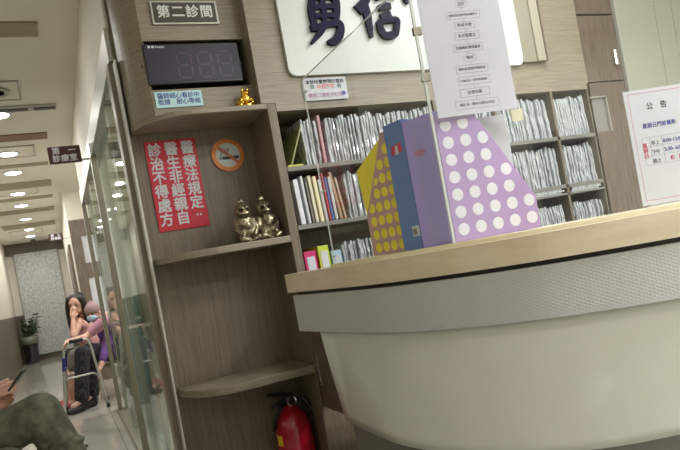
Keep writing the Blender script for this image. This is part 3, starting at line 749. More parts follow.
# left side closure, kick panel
kp = [p + Vector((.05, .06, 0)) for p in botP]
kp2 = [p + Vector((.11, .11, 0)) for p in botP]
mb = MB(); bm = mb.bm
rr = [[bm.verts.new(Vector((a.x, a.y, z))) for a, z in ((p, 0), (p, BZ + .02), (q, BZ + .02), (q, 0))] for p, q in zip(kp, kp2)]
for a, b in zip(rr, rr[1:]):
    for j in range(4): bm.faces.new((a[j], b[j], b[(j + 1) % 4], a[(j + 1) % 4]))
bm.faces.new(rr[0]); bm.faces.new(rr[-1][::-1])
mb.build('kick_panel', M['kick'], desk)
# underside closing board beneath the top at staff side
ring_strip('carcass_back', M['wood_v'], .33, .35, BZ, ZW, desk, k0=2)
e0, e1 = off(2, .05), off(2, .35)
d_ = (e1 - e0).normalized()
# wood drawer units seen under the flap, and the swing gate
gx_ = .93
gz = at(329, 421, X=gx_ + .0).z
gy0 = at(345, 428, X=gx_).y
gate = empty('swing_gate', (gx_, 2.3, BZ - .05), 'brown swing gate closing the gap between cabinet and reception counter', 'gate')
MB().box(gx_ - .002, gx_ + .022, 2.06, 2.545, BZ - .03, 1.03).build('gate_leaf', M['wood_dark'], gate, .002)
MB().box(gx_ - .007, gx_ - .0025, 2.50, 2.53, .68, .82).build('hinge', M['chrome'], gate, .001)
ped = empty('drawer_pedestal', (1.1, 2.25, 0), 'low wooden drawer pedestal standing behind the gate', 'drawer unit')
MB().box(.99, 1.25, 2.03, 2.40, 0.0, .575).build('body', M['wood_v'], ped, .003)
MB().box(.985, .9895, 2.05, 2.38, .30, .56).build('drawer', M['wood_v'], ped, .001)
MB().box(.985, .9895, 2.05, 2.38, .03, .29).build('drawer', M['wood_v'], ped, .001)

# ------------------------------------------------------------------ acrylic screen
PXs = .925
cpt = at(455, 241, X=PXs); corner = Vector((PXs, cpt.y, 0))
fary = at(335, 262, X=PXs).y
pdir = Vector((math.cos(math.radians(-11)), math.sin(math.radians(-11)), 0)); pn_ = Vector((pdir.y, -pdir.x, 0))   # faces camera
ztop_side = at(300, 82, X=PXs).z
scr = empty('acrylic_screen', (1.2, 1.5, ZT + .011), 'clear acrylic sneeze guard standing along the reception counter', 'screen')
zb0 = ZT + .011
MB().box(PXs - .002, PXs + .002, corner.y + .006, fary, zb0, ztop_side).build('side_sheet', M['acrylic'], scr)
MB().box(PXs - .0022, PXs + .0022, fary, fary + .003, zb0, ztop_side).box(PXs - .0022, PXs + .0022, corner.y + .006, fary, ztop_side, ztop_side + .003).build('sheet_edge', M['acrylic_edge'], scr)
for z in (ztop_side - .05, zb0 + .02, zb0 + .26): MB().box(PXs - .004, PXs + .004, fary - .03, fary + .004, z, z + .004).build('edge_clip', M['acrylic_edge'], scr)
def on_panel(s, z, n=0): return corner + pdir * s + Up * z + pn_ * n
mb = MB(); fnp = lambda u, v, w_: on_panel(u, v, -w_)
ln = 1.25
mb.prism([(0, zb0), (ln, zb0), (ln, 2.05), (0, 2.05)], fnp, .003); mb.build('front_sheet', M['acrylic'], scr)
mb = MB(); mb.prism([(-.006, zb0), (.001, zb0), (.001, 2.05), (-.006, 2.05)], lambda u, v, w_: on_panel(u, v, .002 - w_), .008); mb.build('corner_rod', M['acrylic_edge'], scr)
for z in (1.60, 1.72, 1.9): 
    mb = MB(); mb.prism([(-.010, z), (.012, z), (.012, z + .02), (-.010, z + .02)], lambda u, v, w_: on_panel(u, v, .004 - w_), .012); mb.build('corner_clip', M['chrome'], scr)
# flowchart sheet on the front sheet
pl_ = corner + pn_ * .006
b0 = hit(438.5, 118.5, pl_, pn_); b1 = hit(518, 109, pl_, pn_)
s0_ = (b0 - pl_).dot(pdir); s1_ = (b1 - pl_).dot(pdir); zf0 = b0.z; pw = s1_ - s0_; ph = pw * 1.44
t = empty('flowchart_sheet', on_panel((s0_ + s1_) / 2, zf0, .006), 'white sheet with a printed flow chart of boxes, taped to the acrylic screen', 'paper')
def onp(nm, m, u0, u1, v0, v1, n0, n1, par): return MB().prism([(u0, v0), (u1, v0), (u1, v1), (u0, v1)], lambda u, v, w_: on_panel(u, v, n0 + (n1 - n0) * w_), 1).build(nm, m, par)
onp('sheet', M['white'], s0_, s1_, zf0, zf0 + ph, .004, .006, t)
onp('plastic_cover', M['plastic_film'], s0_ - .008, s1_ + .008, zf0 - .006, zf0 + ph + .006, .0065, .0075, t)
flow = [((461, 4), 13, 7, 'o', '初診'), ((463, 15), 34, 7, 'b', '填寫初診資料表及健保卡'), ((464.5, 25), 20, 6.5, 'b', '等候叫號'), ((467, 35.5), 25, 7, 'b', '至診間看診'), ((468, 47.5), 30, 7, 'b', '至櫃檯批價領藥單'), ((470, 57.5), 13, 7.5, 'o', '複診'),
        ((472, 68.5), 32, 7.5, 'b', '預約掛號或現場掛號'), ((474, 80), 32, 7.5, 'b', '診療完成・至掛號處繳費'), ((475, 92), 30, 7.5, 'b', '批價領藥'), ((477.5, 103.5), 44, 8, 'b', '離院 單・健保卡請務必取回')]
prev = None
for (px, py), wd, hh, kd, tx in flow:
    c = hit(px, py, pl_, pn_); s = (c - pl_).dot(pdir); z = c.z; hw = wd / 2 * pw / 81; hv = hh / 2 * pw / 81; th = .0006
    mb = MB()
    if kd == 'b':
        for (u0, u1, v0, v1) in ((s - hw, s + hw, z - hv, z - hv + th), (s - hw, s + hw, z + hv - th, z + hv), (s - hw, s - hw + th, z - hv, z + hv), (s + hw - th, s + hw, z - hv, z + hv)):
            mb.prism([(u0, v0), (u1, v0), (u1, v1), (u0, v1)], lambda u, v, w_: on_panel(u, v, .0062 + w_), .0002)
    else:
        mb.tube([on_panel(s + hw * math.cos(a), z + hv * math.sin(a), .0063) for a in [math.pi * 2 * k / 24 for k in range(25)]], .0003, 4, False)
    if prev: mb.prism([(s - .0003, z + hv), (s + .0003, z + hv), (s + .0003, prev), (s - .0003, prev)], lambda u, v, w_: on_panel(u, v, .0062 + w_), .0002)
    mb.build('chart_box', M['inkgrey'], t); prev = z - hv
    textobj('lettering', tx, min(.0105, 2 * hw * .86 / len(tx)), on_panel(s, z, .0063), pdir, ZD, M['ink'], t, .0001)
# cream tab behind the sheet corner
c = hit(517, 115, corner - pn_ * .012, pn_)
tag(MB().prism([(-.018, -.016), (.016, -.016), (.016, .016), (-.018, .016)], lambda u, v, w_: c + pdir * u + Up * v + pn_ * w_, .002).build('sticky_note', colm('cream_note', (222, 214, 186))), 'small cream sticky note on the screen at the flow chart corner', 'sticky note')
# coloured label on the side sheet
def side(px, py): return at(px, py, X=PXs - .0035)
A, B = side(302, 79), side(342.5, 75.5); Cb = side(307.5, 100.5)
ll = WY - .012
q = [at(301.5, 79, Y=ll), at(344, 76, Y=ll), at(306, 101, Y=ll)]
t = empty('printed_label', ((q[0].x + q[1].x) / 2, ll, q[2].z), 'small white label with two rows of tiny coloured print on the wood below the sign', 'label')
ux0, ux1, uz1, uz0 = q[0].x + .005, q[1].x + .004, (q[0].z + q[1].z) / 2, q[2].z
MB().box(ux0, ux1, ll, ll + .004, uz0, uz1).build('plate', M['white'], t)
W_ = ux1 - ux0; H_ = uz1 - uz0
random.seed(3)
textobj('lettering', '本診所實施預約看診', W_ / 9.9, ((ux0 + ux1) / 2, ll - .0006, uz1 - H_ * .2), XD, ZD, M['ink'], t, .0002, bold=.0004)
textobj('lettering', '中西藥醫', W_ / 9.9, ((ux0 + ux1) / 2, ll - .0006, uz1 - H_ * .42), XD, ZD, colm('orange_red_ink', (222, 90, 70)), t, .0002, bold=.0005, space=1.1)
textobj('lettering', '請　　　　　務', W_ / 9.9, ((ux0 + ux1) / 2, ll - .0006, uz1 - H_ * .42), XD, ZD, colm('green_ink', (90, 120, 90)), t, .0002, bold=.0005, space=1.1)
textobj('lettering', '請戴口罩配合防疫', W_ / 9.9, ((ux0 + ux1) / 2 - .006, ll - .0006, uz0 + H_ * .2), XD, ZD, colm('mauve_ink', (170, 120, 150)), t, .0002, bold=.0005)
textobj('lettering', '●', W_ / 8, (ux1 - W_ * .1, ll - .0006, uz0 + H_ * .24), XD, ZD, M['inkblue'], t, .0002, bold=.0005)
# announcement sheet in acrylic stand
D0 = 1.50
zl = ZT + .011
nb = at(641.5, 207.5, Z=zl) if False else at(641.5, 207, D=D0)
nd = Vector((math.cos(math.radians(-16)), math.sin(math.radians(-16)), 0)); nn = Vector((nd.y, -nd.x, 0))
nb.z = 0
tpz = at(624, 91, D=D0).z
npw = .215; t = empty('announcement_stand', nb + nd * .1 + Up * zl, 'white announcement sheet with pink border headed 公告 in an acrylic stand on the counter', 'notice')
def ona(nm, m, u0, u1, v0, v1, n0, n1, par): return MB().prism([(u0, v0), (u1, v0), (u1, v1), (u0, v1)], lambda u, v, w_: nb + nd * u + Up * v + nn * (n0 + (n1 - n0) * w_), 1).build(nm, m, par)
ona('acrylic_plate', M['acrylic'], 0, npw, zl, tpz, .002, .005, t); ona('sheet', M['white'], .004, npw - .004, zl + .006, tpz - .003, 0, .0015, t)
mb = MB(); v0, v1, u0, u1 = zl + .016, tpz - .012, .014, npw - .014
k = 0
while v0 + k * .004 < v1:
    for uu in (u0, u1): mb.prism([(uu, v0 + k * .004), (uu + .0014, v0 + k * .004), (uu + .0014, v0 + k * .004 + .0026), (uu, v0 + k * .004 + .0026)], lambda u, v, w_: nb + nd * u + Up * v + nn * (.0016 + w_), .0003)
    k += 1
for vv in (v0, v1): mb.prism([(u0, vv), (u1, vv), (u1, vv + .0012), (u0, vv + .0012)], lambda u, v, w_: nb + nd * u + Up * v + nn * (.0016 + w_), .0003)
mb.build('pink_border', colm('pink_print', (214, 120, 160)), t)
hA = tpz - zl
def an(px, py): 
    p = hit(px, py, nb, nn); return (p - nb).dot(nd), p.z
def ant(tx, px, py, sz, m, bold=.0003, al='CENTER', sp=1):
    u, v = an(px, py); textobj('lettering', tx, sz, nb + nd * u + Up * v + nn * .0018, nd, ZD, m, t, .0002, bold=bold, align=al, space=sp)
ant('公　告', 656, 105.5, .0185, M['ink'], sp=1.0)
ant('星期日門診異動', 642, 127, .0125, M['inkblue'], al='LEFT', sp=1.05)
ant('星\n期\n日', 645.5, 151.5, .0125, M['inkred'])
ant('早上', 655, 143, .011, M['inkgrey']); ant('8:00-12:00', 662.5, 141, .0125, M['inkblue'], al='LEFT')
ant('下午', 656, 152, .011, M['inkgrey']); ant('2:30- 6:00', 664, 149.5, .0125, M['inkblue'], al='LEFT')
ant('晚上', 657, 161, .011, M['inkgrey']); ant('休　診', 670, 158, .0115, M['inkred'], al='LEFT')
mb = MB()
ua, va = an(641, 139); 
for q_ in range(4):
    vv = va - q_ * .022
    mb.prism([(ua, vv), (npw - .02, vv), (npw - .02, vv + .0005), (ua, vv + .0005)], lambda u, v, w_: nb + nd * u + Up * v + nn * (.0016 + w_), .0002)
for uu in (ua, ua + .02, ua + .052, npw - .02):
    mb.prism([(uu, va - .066), (uu + .0005, va - .066), (uu + .0005, va), (uu, va)], lambda u, v, w_: nb + nd * u + Up * v + nn * (.0016 + w_), .0002)
mb.build('table_lines', M['inkgrey'], t)

# ------------------------------------------------------------------ magazine holders
ZH = ZT + .011
def holder(name, p0, p1, thick, h, hl, flat, mside, mspine, label, dots=None, mdot=None, tall_at=0):
    """side face from p0 (tall end) to p1 (low end), thickness going away from the camera"""
    p0 = Vector((p0.x, p0.y, 0)); p1 = Vector((p1.x, p1.y, 0)); d = (p1 - p0); L = d.length; d.normalize()
    n = Vector((-d.y, d.x, 0)); 
    if n.dot(Fw) < 0: n = -n
    t = empty(name, (p0 + p1) / 2 + Up * ZH, label, 'magazine holder')
    prof_ = [(0, 0), (L, 0), (L, hl), (flat, h), (0, h)]
    f = lambda nn_: (lambda u, v, w_: p0 + d * u + Up * (ZH + v) + n * (nn_ + w_))
    s1 = MB().prism(prof_, f(0), .0025).build('side_panel', mside, t)
    MB().prism(prof_, f(thick - .0025), .0025).build('side_panel', mside, t)
    MB().prism([(0, 0), (.0025, 0), (.0025, h), (0, h)], f(.003), thick - .006).build('spine', mspine, t)
    MB().prism([(L - .0025, 0), (L, 0), (L, hl), (L - .0025, hl)], f(.003), thick - .006).build('front_lip', mspine, t)
    MB().prism([(.003, 0), (L - .003, 0), (L - .003, .0025), (.003, .0025)], f(.003), thick - .006).build('base', mspine, t)
    if dots:
        mb = MB(); r, sx_, sz_, u0, v0 = dots; row = 0; v = v0
        while v < h - r * .8:
            u = u0
            while u < L - r * .7:
                lim = h if u < flat else h + (hl - h) * (u - flat) / (L - flat)
                lim -= 0.012
                poly = [(u + r * .92 * math.cos(a), min(v + r * math.sin(a), lim - max(0, (u + r * math.cos(a) - max(u, flat)) * (h - hl) / (L - flat)) if u + r > flat else lim)) for a in [2 * math.pi * k / 16 for k in range(16)]]
                if v - r * .3 < lim: mb.prism(poly, f(-.0006), .0005)
                u += sx_
            v += sz_; row += 1
        mb.build('dot_pattern', mdot, s1)
    return t, p0, d, n, L
lil = colm('lilac_board', (186, 158, 208), rough=.35); lil2 = colm('lilac_plastic', (178, 164, 238), rough=.2, coat=.4)
mauve = colm('mauve_board', (198, 160, 160), rough=.45); yel = colm('bright_yellow_plastic', (250, 232, 70), rough=.35)
blu = colm('translucent_steel_blue', (100, 132, 196), rough=.2, coat=.4); wdot = colm('white_dot', (236, 234, 244)); whitep = M['white']
# purple with white dots
holder('magazine_holder', at(456.5, 242, D=1.63), at(541, 225, D=1.66), .085, at(438, 118, D=1.63).z - ZH, .085, .105, lil, lil2, 'lilac magazine holder with large white dots, rightmost on the counter', (.0162, .047, .0455, .026, .030), wdot)
bpk = at(530, 150, D=1.74)
# white papers inside it
p = at(455, 240, D=1.665); q = at(533, 226, D=1.70); d = (Vector((q.x - p.x, q.y - p.y, 0))).normalized()
tag(MB().prism([(.01, .004), (.205, .004), (.205, .318), (.01, .318)], lambda u, v, w_: Vector((p.x, p.y, ZH)) + d * u + Up * v + Vector((-d.y, d.x, 0)) * (w_ + .012), .012).build('paper_folder', colm('off_white_folder', (214, 214, 220))), 'off-white folder standing in the dotted lilac magazine holder', 'folder')
# lilac solid and blue: spines towards the room
def boxholder(name, a, b, deep, h, m, label):
    a = Vector((a.x, a.y, 0)); b = Vector((b.x, b.y, 0)); d = (b - a); L = d.length; d.normalize(); n = Vector((-d.y, d.x, 0))
    if n.dot(Fw) < 0: n = -n
    t = empty(name, (a + b) / 2 + Up * ZH, label, 'magazine holder')
    f = lambda o_, nn_: (lambda u, v, w_: a + d * (u + o_) + Up * (ZH + v) + n * (nn_ + w_))
    MB().prism([(0, 0), (L, 0), (L, h), (0, h)], f(0, 0), .0025).build('spine', m, t)
    for o_ in (0, L - .0025):
        bm_ = MB(); v = [bm_.bm.verts.new(a + d * (o_ + w_) + n * s + Up * (ZH + z)) for w_ in (0, .0025) for s, z in ((.003, 0), (deep, 0), (deep, .1), (.1, h), (.003, h))]
        bm_.bm.faces.new(v[:5]); bm_.bm.faces.new(v[5:][::-1])
        for k in range(5): bm_.bm.faces.new((v[k], v[(k + 1) % 5], v[5 + (k + 1) % 5], v[5 + k]))
        bm_.build('side_panel', m, t)
    MB().prism([(.003, 0), (L - .003, 0), (L - .003, .0025), (.003, .0025)], f(0, .003), deep - .004).build('base', m, t)
    return t, a, d, n, L, f
t, a, d, n, L, f = boxholder('magazine_holder', at(423.5, 246, D=1.735), at(456, 241, D=1.66), .12, at(437, 112, D=1.68).z - ZH, lil2, 'plain lilac plastic magazine holder beside the dotted lilac one')
oval = [(L * .42 + .018 * math.cos(x), .255 + .010 * math.sin(x)) for x in [2 * math.pi * k / 14 for k in range(14)]]
MB().prism(oval, f(0, -.001), .0008).build('finger_hole', colm('pinkish_hole', (196, 130, 170)), t)
t, a, d, n, L, f = boxholder('magazine_holder', at(404.5, 248.5, D=1.80), at(423, 246, D=1.737), .12, at(398, 122, D=1.77).z - ZH, blu, 'steel blue plastic magazine holder with a small white barcode label')
MB().prism([(L * .62, .035), (L * .98, .035), (L * .98, .065), (L * .62, .065)], f(0, -.0012), .001).build('barcode_label', M['white'], t)
mb = MB()
for k in range(6): mb.prism([(L * .66 + k * .0028, .040), (L * .66 + k * .0028 + .0012, .040), (L * .66 + k * .0028 + .0012, .056), (L * .66 + k * .0028, .056)], f(0, -.0016), .0003)
mb.build('barcode', M['ink'], t)
mb = MB(); mb.prism([(L * .25, .27), (L * .85, .275), (L * .8, .30), (L * .3, .295)], f(0, -.0014), .0008); mb.build('red_sticker', colm('red_mark', (206, 70, 92)), t)
mb = MB(); mb.prism([(L * .45, .268), (L * .65, .27), (L * .62, .295), (L * .5, .292)], f(0, -.002), .0005); mb.build('white_sticker', M['white'], t)
# yellow with mauve dotted side
p0 = at(407, 248, D=1.815); p1 = at(373.5, 252.5, D=1.93)
hY = at(391, 130, D=1.82).z - ZH
holder('magazine_holder', p0, p1, .07, hY, .12, .025, mauve, yel, 'mauve magazine holder with yellow dots, leftmost on the counter', (.0150, .034, .040, .016, .022), yel)
pp0 = Vector((p0.x, p0.y, 0)); pp1 = Vector((p1.x, p1.y, 0)); d = (pp1 - pp0).normalized(); n = Vector((-d.y, d.x, 0)); n = n if n.dot(Fw) > 0 else -n; L = (pp1 - pp0).length
tag(MB().prism([(.006, .004), (L - .006, .004), (L + .018, .265), (.01, hY + .004)], lambda u, v, w_: pp0 + d * u + Up * (ZH + v) + n * (.006 + w_), .02).build('yellow_folder', yel), 'bright yellow folder standing in the mauve dotted magazine holder', 'folder')

# ================================================================== RECORDS
def rec_mesh(seed, w_, h, dp):
    rnd = random.Random(seed); bm = bmesh.new(); nz = 7; cols = []
    for iy, y in enumerate((0, .003, dp)):
        row = []
        for k in range(nz + 1):
            z = h * k / nz; wob = rnd.uniform(-.05, .05) * w_ * (1 if 0 < k < nz else .3)
            ww = w_ * (.5 if iy == 0 else .92) / 2 * rnd.uniform(.75, 1)
            yy = y + (rnd.uniform(-.004, .004) if iy < 2 else 0)
            row.append((bm.verts.new((wob - ww, yy, z)), bm.verts.new((wob + ww, yy, z + rnd.uniform(-.003, .003) * (k == nz)))))
        cols.append(row)
    for a, b in zip(cols, cols[1:]):
        for k in range(nz):
            bm.faces.new((a[k][0], a[k + 1][0], b[k + 1][0], b[k][0])); bm.faces.new((a[k][1], b[k][1], b[k + 1][1], a[k + 1][1]))
        bm.faces.new((a[0][0], b[0][0], b[0][1], a[0][1])); bm.faces.new((a[nz][0], a[nz][1], b[nz][1], b[nz][0]))
    for k in range(nz):
        bm.faces.new((cols[0][k][0], cols[0][k][1], cols[0][k + 1][1], cols[0][k + 1][0])); bm.faces.new((cols[2][k][0], cols[2][k + 1][0], cols[2][k + 1][1], cols[2][k][1]))
    bmesh.ops.recalc_face_normals(bm, faces=bm.faces)
    me = bpy.data.meshes.new('record_mesh'); bm.to_mesh(me); bm.free(); me.materials.append(M['sleeve']); return me
RM = {}
for hh in (.215, .205, .15): RM[hh] = [rec_mesh(i * 7 + int(hh * 1000), .0145, hh * random.uniform(.95, 1.03), .2) for i in range(7)]
REC = 0
def recs(x0, x1, z, hh, label, group, lean=0, pitch=.0152):
    global REC
    x = x0; made = []
    while x < x1:
        me = random.choice(RM[hh]); o = bpy.data.objects.new('patient_record', me); COL.objects.link(o)
        o.location = (x, WY + .012 + random.uniform(0, .018), z); o.rotation_euler = (0, -lean + random.uniform(-.012, .012), 0)
        o.scale = (1, 1, random.uniform(.94, 1.03)); tag(o, label, 'patient record', group); REC += 1; made.append(o)
        x += pitch * random.uniform(.9, 1.1)
    made[0]['label'] = 'leftmost ' + label; made[-1]['label'] = 'rightmost ' + label
z1, z2, z3 = 1.6185, 1.3615, 1.1085
recs(1.185, 1.755, z1, .215, 'clear-sleeved patient record standing in the top shelf row, left of the flow chart', 'records top row left bay')
recs(1.785, 2.11, z1, .215, 'clear-sleeved patient record standing in the top shelf row, behind the flow chart', 'records top row middle bay')
recs(2.15, 2.49, z1, .215, 'clear-sleeved patient record in the top row, just right of the flow chart', 'records top row third bay', .05)
recs(2.54, 2.758, z1, .215, 'clear-sleeved patient record in the top row, bay next to the wooden cupboard', 'records top row right bay', .05)
recs(1.235, 1.755, z2, .205, 'clear-sleeved patient record in the second row, behind the yellow and blue holders', 'records second row left bay')
recs(1.785, 2.11, z2, .205, 'clear-sleeved patient record in the second row, behind the lilac holders', 'records second row middle bay', pitch=.03)
recs(2.15, 2.49, z2, .205, 'clear-sleeved patient record in the second row, just right of the dotted lilac holder', 'records second row third bay', .03)
recs(2.54, 2.758, z2, .205, 'clear-sleeved patient record in the second row, bay next to the wooden cupboard', 'records second row right bay', .03)
recs(1.17, 1.50, z3, .15, 'clear-sleeved patient record in the bottom row, left of the yellow-dotted holder', 'records third row left bay')
recs(2.15, 2.49, z3, .15, 'clear-sleeved patient record in the bottom row above the counter, left of the divider', 'records third row third bay', .06)
recs(2.54, 2.758, z3, .15, 'clear-sleeved patient record in the bottom row, just above the counter edge by the cupboard', 'records third row right bay', .06)
# flat papers on the thin shelf
for x0, x1, nm in ((2.15, 2.49, 'left of the divider'), (2.535, 2.76, 'right of the divider')):
    for k in range(3):
        tag(MB().box(x0 + random.uniform(0, .02), x1 - random.uniform(0, .02), WY + random.uniform(0, .01), 2.78, 1.316 + k * .009, 1.3235 + k * .009).build('flat_record', M['sleeve']),
            'patient record lying flat in the thin slot %s, %s of the pile' % (nm, ['bottom', 'middle', 'top'][k]), 'patient record')
# coloured folders, second row left
cf = [(1.000, .022, (222, 222, 230), 'thick white folder at the left end of the second shelf row'), (1.030, .012, (206, 208, 214), 'pale grey folder, second from the left in the second row'),
      (1.048, .010, (120, 112, 106), 'dark grey folder in the second shelf row'), (1.066, .014, (220, 212, 188), 'cream folder in the second shelf row beside a grey one'),
      (1.090, .016, (232, 222, 186), 'thick cream-yellow folder in the second shelf row'), (1.112, .012, (214, 214, 222), 'white folder left of the red-edged one in the second row'),
      (1.130, .007, (206, 96, 96), 'thin red-edged folder in the second shelf row'), (1.142, .008, (96, 132, 198), 'thin blue folder in the second shelf row'),
      (1.160, .014, (200, 200, 200), 'light grey folder right of the thin blue one'), (1.184, .014, (176, 142, 112), 'brown paper folder leaning in the second shelf row'), (1.204, .010, (198, 168, 142), 'tan paper folder beside the brown one in the second row')]
for i, (x, w_, c, lab) in enumerate(cf):
    h = .2 + .015 * math.sin(i * 2.3); ln_ = -.10 if 'brown' in lab or 'tan' in lab else -.03
    o = tag(MB().box(x - w_ / 2, x + w_ / 2, WY + .012, 2.78, z2, z2 + h, Matrix.Rotation(ln_, 3, 'Y'), (x, 2.6, z2)).build('folder', colm('folder_%d' % i, c), bevel=.002), lab, 'folder')
    o.location.z += .0015
# first row: pink folder, olive tray
tag(MB().box(1.148, 1.162, WY + .012, 2.78, z1 + .001, z1 + .217).build('folder', colm('dusty_pink_folder', (196, 150, 158)), bevel=.002), 'dusty pink folder among the records in the top shelf row', 'folder')
recs(1.075, 1.135, z1, .205, 'clear-sleeved patient record in the top row, left of the dusty pink folder', 'records top row far left')
t = empty('document_tray', (1.0, 2.65, z1), 'olive green clear document tray leaning in the top left shelf bay', 'tray')
m1 = colm('olive_plastic', (150, 152, 96)); m2 = colm('lemon_edge', (214, 208, 92))
MB().box(.985, .991, WY + .01, 2.8, z1, z1 + .19, Matrix.Rotation(.42, 3, 'Y'), (.985, 2.6, z1)).build('tray_wall', m1, t)
MB().box(.972, 1.045, WY + .008, 2.8, z1 + .0005, z1 + .008).build('tray_base', m2, t, .002)
# third row holders: magenta, lime, pale blue
for x, w_, c, h, lab in ((1.0, .055, (206, 46, 110), .135, 'magenta file box on the third shelf row above the counter corner'), (1.065, .05, (196, 208, 70), .15, 'lime green file box beside the magenta one'), (1.125, .045, (176, 206, 222), .12, 'pale blue file box right of the lime green one')):
    t = empty('file_box', (x, 2.65, z3), lab, 'file box'); mm = colm('filebox_%d' % c[0], c, rough=.35); z_ = z3 + .001
    MB().box(x - w_ / 2, x - w_ / 2 + .003, WY + .01, 2.76, z_, z_ + h).build('side', mm, t); MB().box(x + w_ / 2 - .003, x + w_ / 2, WY + .01, 2.76, z_, z_ + h).build('side', mm, t)
    MB().box(x - w_ / 2 + .003, x + w_ / 2 - .003, WY + .01, WY + .013, z_, z_ + h).build('front', mm, t); MB().box(x - w_ / 2 + .003, x + w_ / 2 - .003, WY + .013, 2.757, z_, z_ + .003).build('base', mm, t)
    MB().box(x - w_ / 2 + .01, x + w_ / 2 - .008, WY + .008, WY + .0098, z_ + .01, z_ + h - .025).build('front_label', M['white'], t)

# ================================================================== ORNAMENTS, EXTINGUISHER
def guardian(px, py_top, xo, label, lean):
    b = at(px, 240, Y=2.63); x = b.x + xo; y = 2.64; z = shelfM_t
    s = (at(px - 4, py_top, Y=y).z - z)
    mb = MB(); v = lambda a, b_, c_: (x + a * s * .88, y + b_ * s, z + c_ * s)
    mb.ell(v(0, 0, .27), (.22 * s, .2 * s, .27 * s)); mb.ell(v(lean * .05, -.06, .42), (.18 * s, .15 * s, .16 * s))           # belly, chest
    mb.ell(v(-.04, -.06, .70), (.175 * s, .17 * s, .165 * s)); mb.ell(v(-.02, -.17, .62), (.12 * s, .09 * s, .08 * s))      # head, beard
    mb.ell(v(-.04, -.02, .84), (.10 * s, .10 * s, .05 * s)); [mb.ell(v(-.04 + q * .05, -.02, .905 + .03 * (q == 0)), (.04 * s,) * 3) for q in (-1, 0, 1)]
    for sg in (-1, 1):
        mb.ell(v(-.04 + sg * .165, -.02, .70), (.03 * s, .04 * s, .05 * s))                                                    # ears
        mb.chain([v(sg * .19, -.02, .48), v(sg * .25, -.08, .30), v(sg * .14, -.2, .17)], [.075 * s, .07 * s, .05 * s])         # arms
        mb.chain([v(sg * .12, -.05, .10), v(sg * .2, -.22, .09), v(sg * .10, -.26, .05)], [.1 * s, .08 * s, .05 * s])          # legs
        mb.cap(v(-.04 + sg * .045, -.22, .745), v(-.04 + sg * .12, -.19, .77), .025 * s, .02 * s)                             # brows
    mb.ell(v(-.035, -.235, .68), (.04 * s, .03 * s, .03 * s)); mb.ell(v(0, -.03, .03), (.24 * s, .26 * s, .04 * s))
    mb.ell(v(.0, -.19, .36), (.07 * s, .04 * s, .09 * s)); mb.cap(v(-.09, -.16, .52), v(.09, -.16, .50), .03 * s, .03 * s)
    E_ = [Vector(v(-.04 + q * .075, -.215, .70)) for q in (-1, 1)] + [Vector(v(-.02, -.25, .60))]
    o = blob('bronze_figurine', mb, [M['bronze'], M['darkbronze']], None, .003, 1, paint=lambda c: int(any((c - e).length < .05 * s for e in E_[:2]) or (abs(c.z - E_[2].z) < .018 * s and (c - E_[2]).length < .09 * s)))
    tag(o, label, 'figurine')
guardian(249, 197, 0, 'seated bronze guardian figurine with topknot, left of the pair on the shelf', -1)
guardian(270.5, 194, 0, 'seated bronze guardian figurine, right of the pair nearest the cabinet post', 1)
p = at(248, 107, Y=2.585); x, y, z = p.x - .005, 2.588, shelfA_t
s = (at(246, 89, Y=2.585).z - z) * 1.0
t = empty('gold_toad_ornament', (x, y, z), 'small shiny gold toad ornament on the shelf under the display', 'ornament')
mb = MB(); v = lambda a, b_, c_: (x + a * s, y + b_ * s, z + c_ * s)
mb.ell(v(0, .05, .42), (.36 * s, .34 * s, .3 * s)); mb.ell(v(0, -.12, .74), (.25 * s, .22 * s, .17 * s)); 
for sg in (-1, 1):
    mb.ell(v(sg * .15, -.14, .92), (.085 * s,) * 3); mb.chain([v(sg * .3, -.05, .42), v(sg * .4, -.22, .26), v(sg * .28, -.38, .16)], [.12 * s, .09 * s, .07 * s]); mb.ell(v(sg * .4, .1, .26), (.14 * s, .26 * s, .16 * s))
mb.ell(v(0, -.33, .72), (.12 * s, .05 * s, .05 * s))
blob('toad_body', mb, M['gold'], t, .0022, 1)
mb = MB()
for k in range(9): a = k * 2 * math.pi / 9; mb.lathe([(.13 * s, 0), (.13 * s, .05 * s)], v(.36 * math.cos(a), .3 * math.sin(a), .0 + .055 * (k % 3)), 12)
mb.lathe([(.46 * s, 0), (.46 * s, .03 * s), (.42 * s, .05 * s)], v(0, 0, 0), 24); mb.build('coin_base', M['gold'], t)
# fire extinguisher
eb = at(290, 415, Y=2.70); x, y = eb.x + .005, 2.70; r = .083
ze = at(290, 411, Y=2.70).z
t = empty('fire_extinguisher', (x, y, 0), 'red fire extinguisher standing under the lowest cabinet shelf', 'fire extinguisher')
MB().lathe([(r * .9, 0), (r, .012), (r, ze - .10), (r * .97, ze - .06), (r * .8, ze - .02), (r * .45, ze + .01), (.022, ze + .02), (.022, ze + .04)], (x, y, 0), 32).build('cylinder', M['exred'], t, smooth=True)
MB().lathe([(.024, ze + .035), (.028, ze + .04), (.026, ze + .075), (.015, ze + .08)], (x, y, 0), 16).build('valve', M['black'], t, smooth=True)
MB().tube([(x, y, ze + .075), (x - .03, y - .02, ze + .085), (x - .10, y - .03, ze + .10)], [.009, .010, .008], 8).build('lever', M['black'], t)
MB().tube([(x, y, ze + .05), (x - .03, y - .02, ze + .05), (x - .085, y - .03, ze + .045)], .008, 8).build('carry_handle', M['black'], t)
MB().tube([(x + .02 * math.cos(a) - .0, y - .045, ze + .05 + .02 * math.sin(a)) for a in [2 * math.pi * k / 14 for k in range(15)]], .003, 6, False).build('safety_ring', M['chrome'], t)
MB().tube([(x + .02, y, ze + .05), (x + .07, y - .02, ze + .04), (x + .102, y - .03, ze - .03), (x + .104, y - .03, ze - .2), (x + .1, y - .03, ze - .38)], .011, 10).build('hose', M['black'], t, smooth=True)
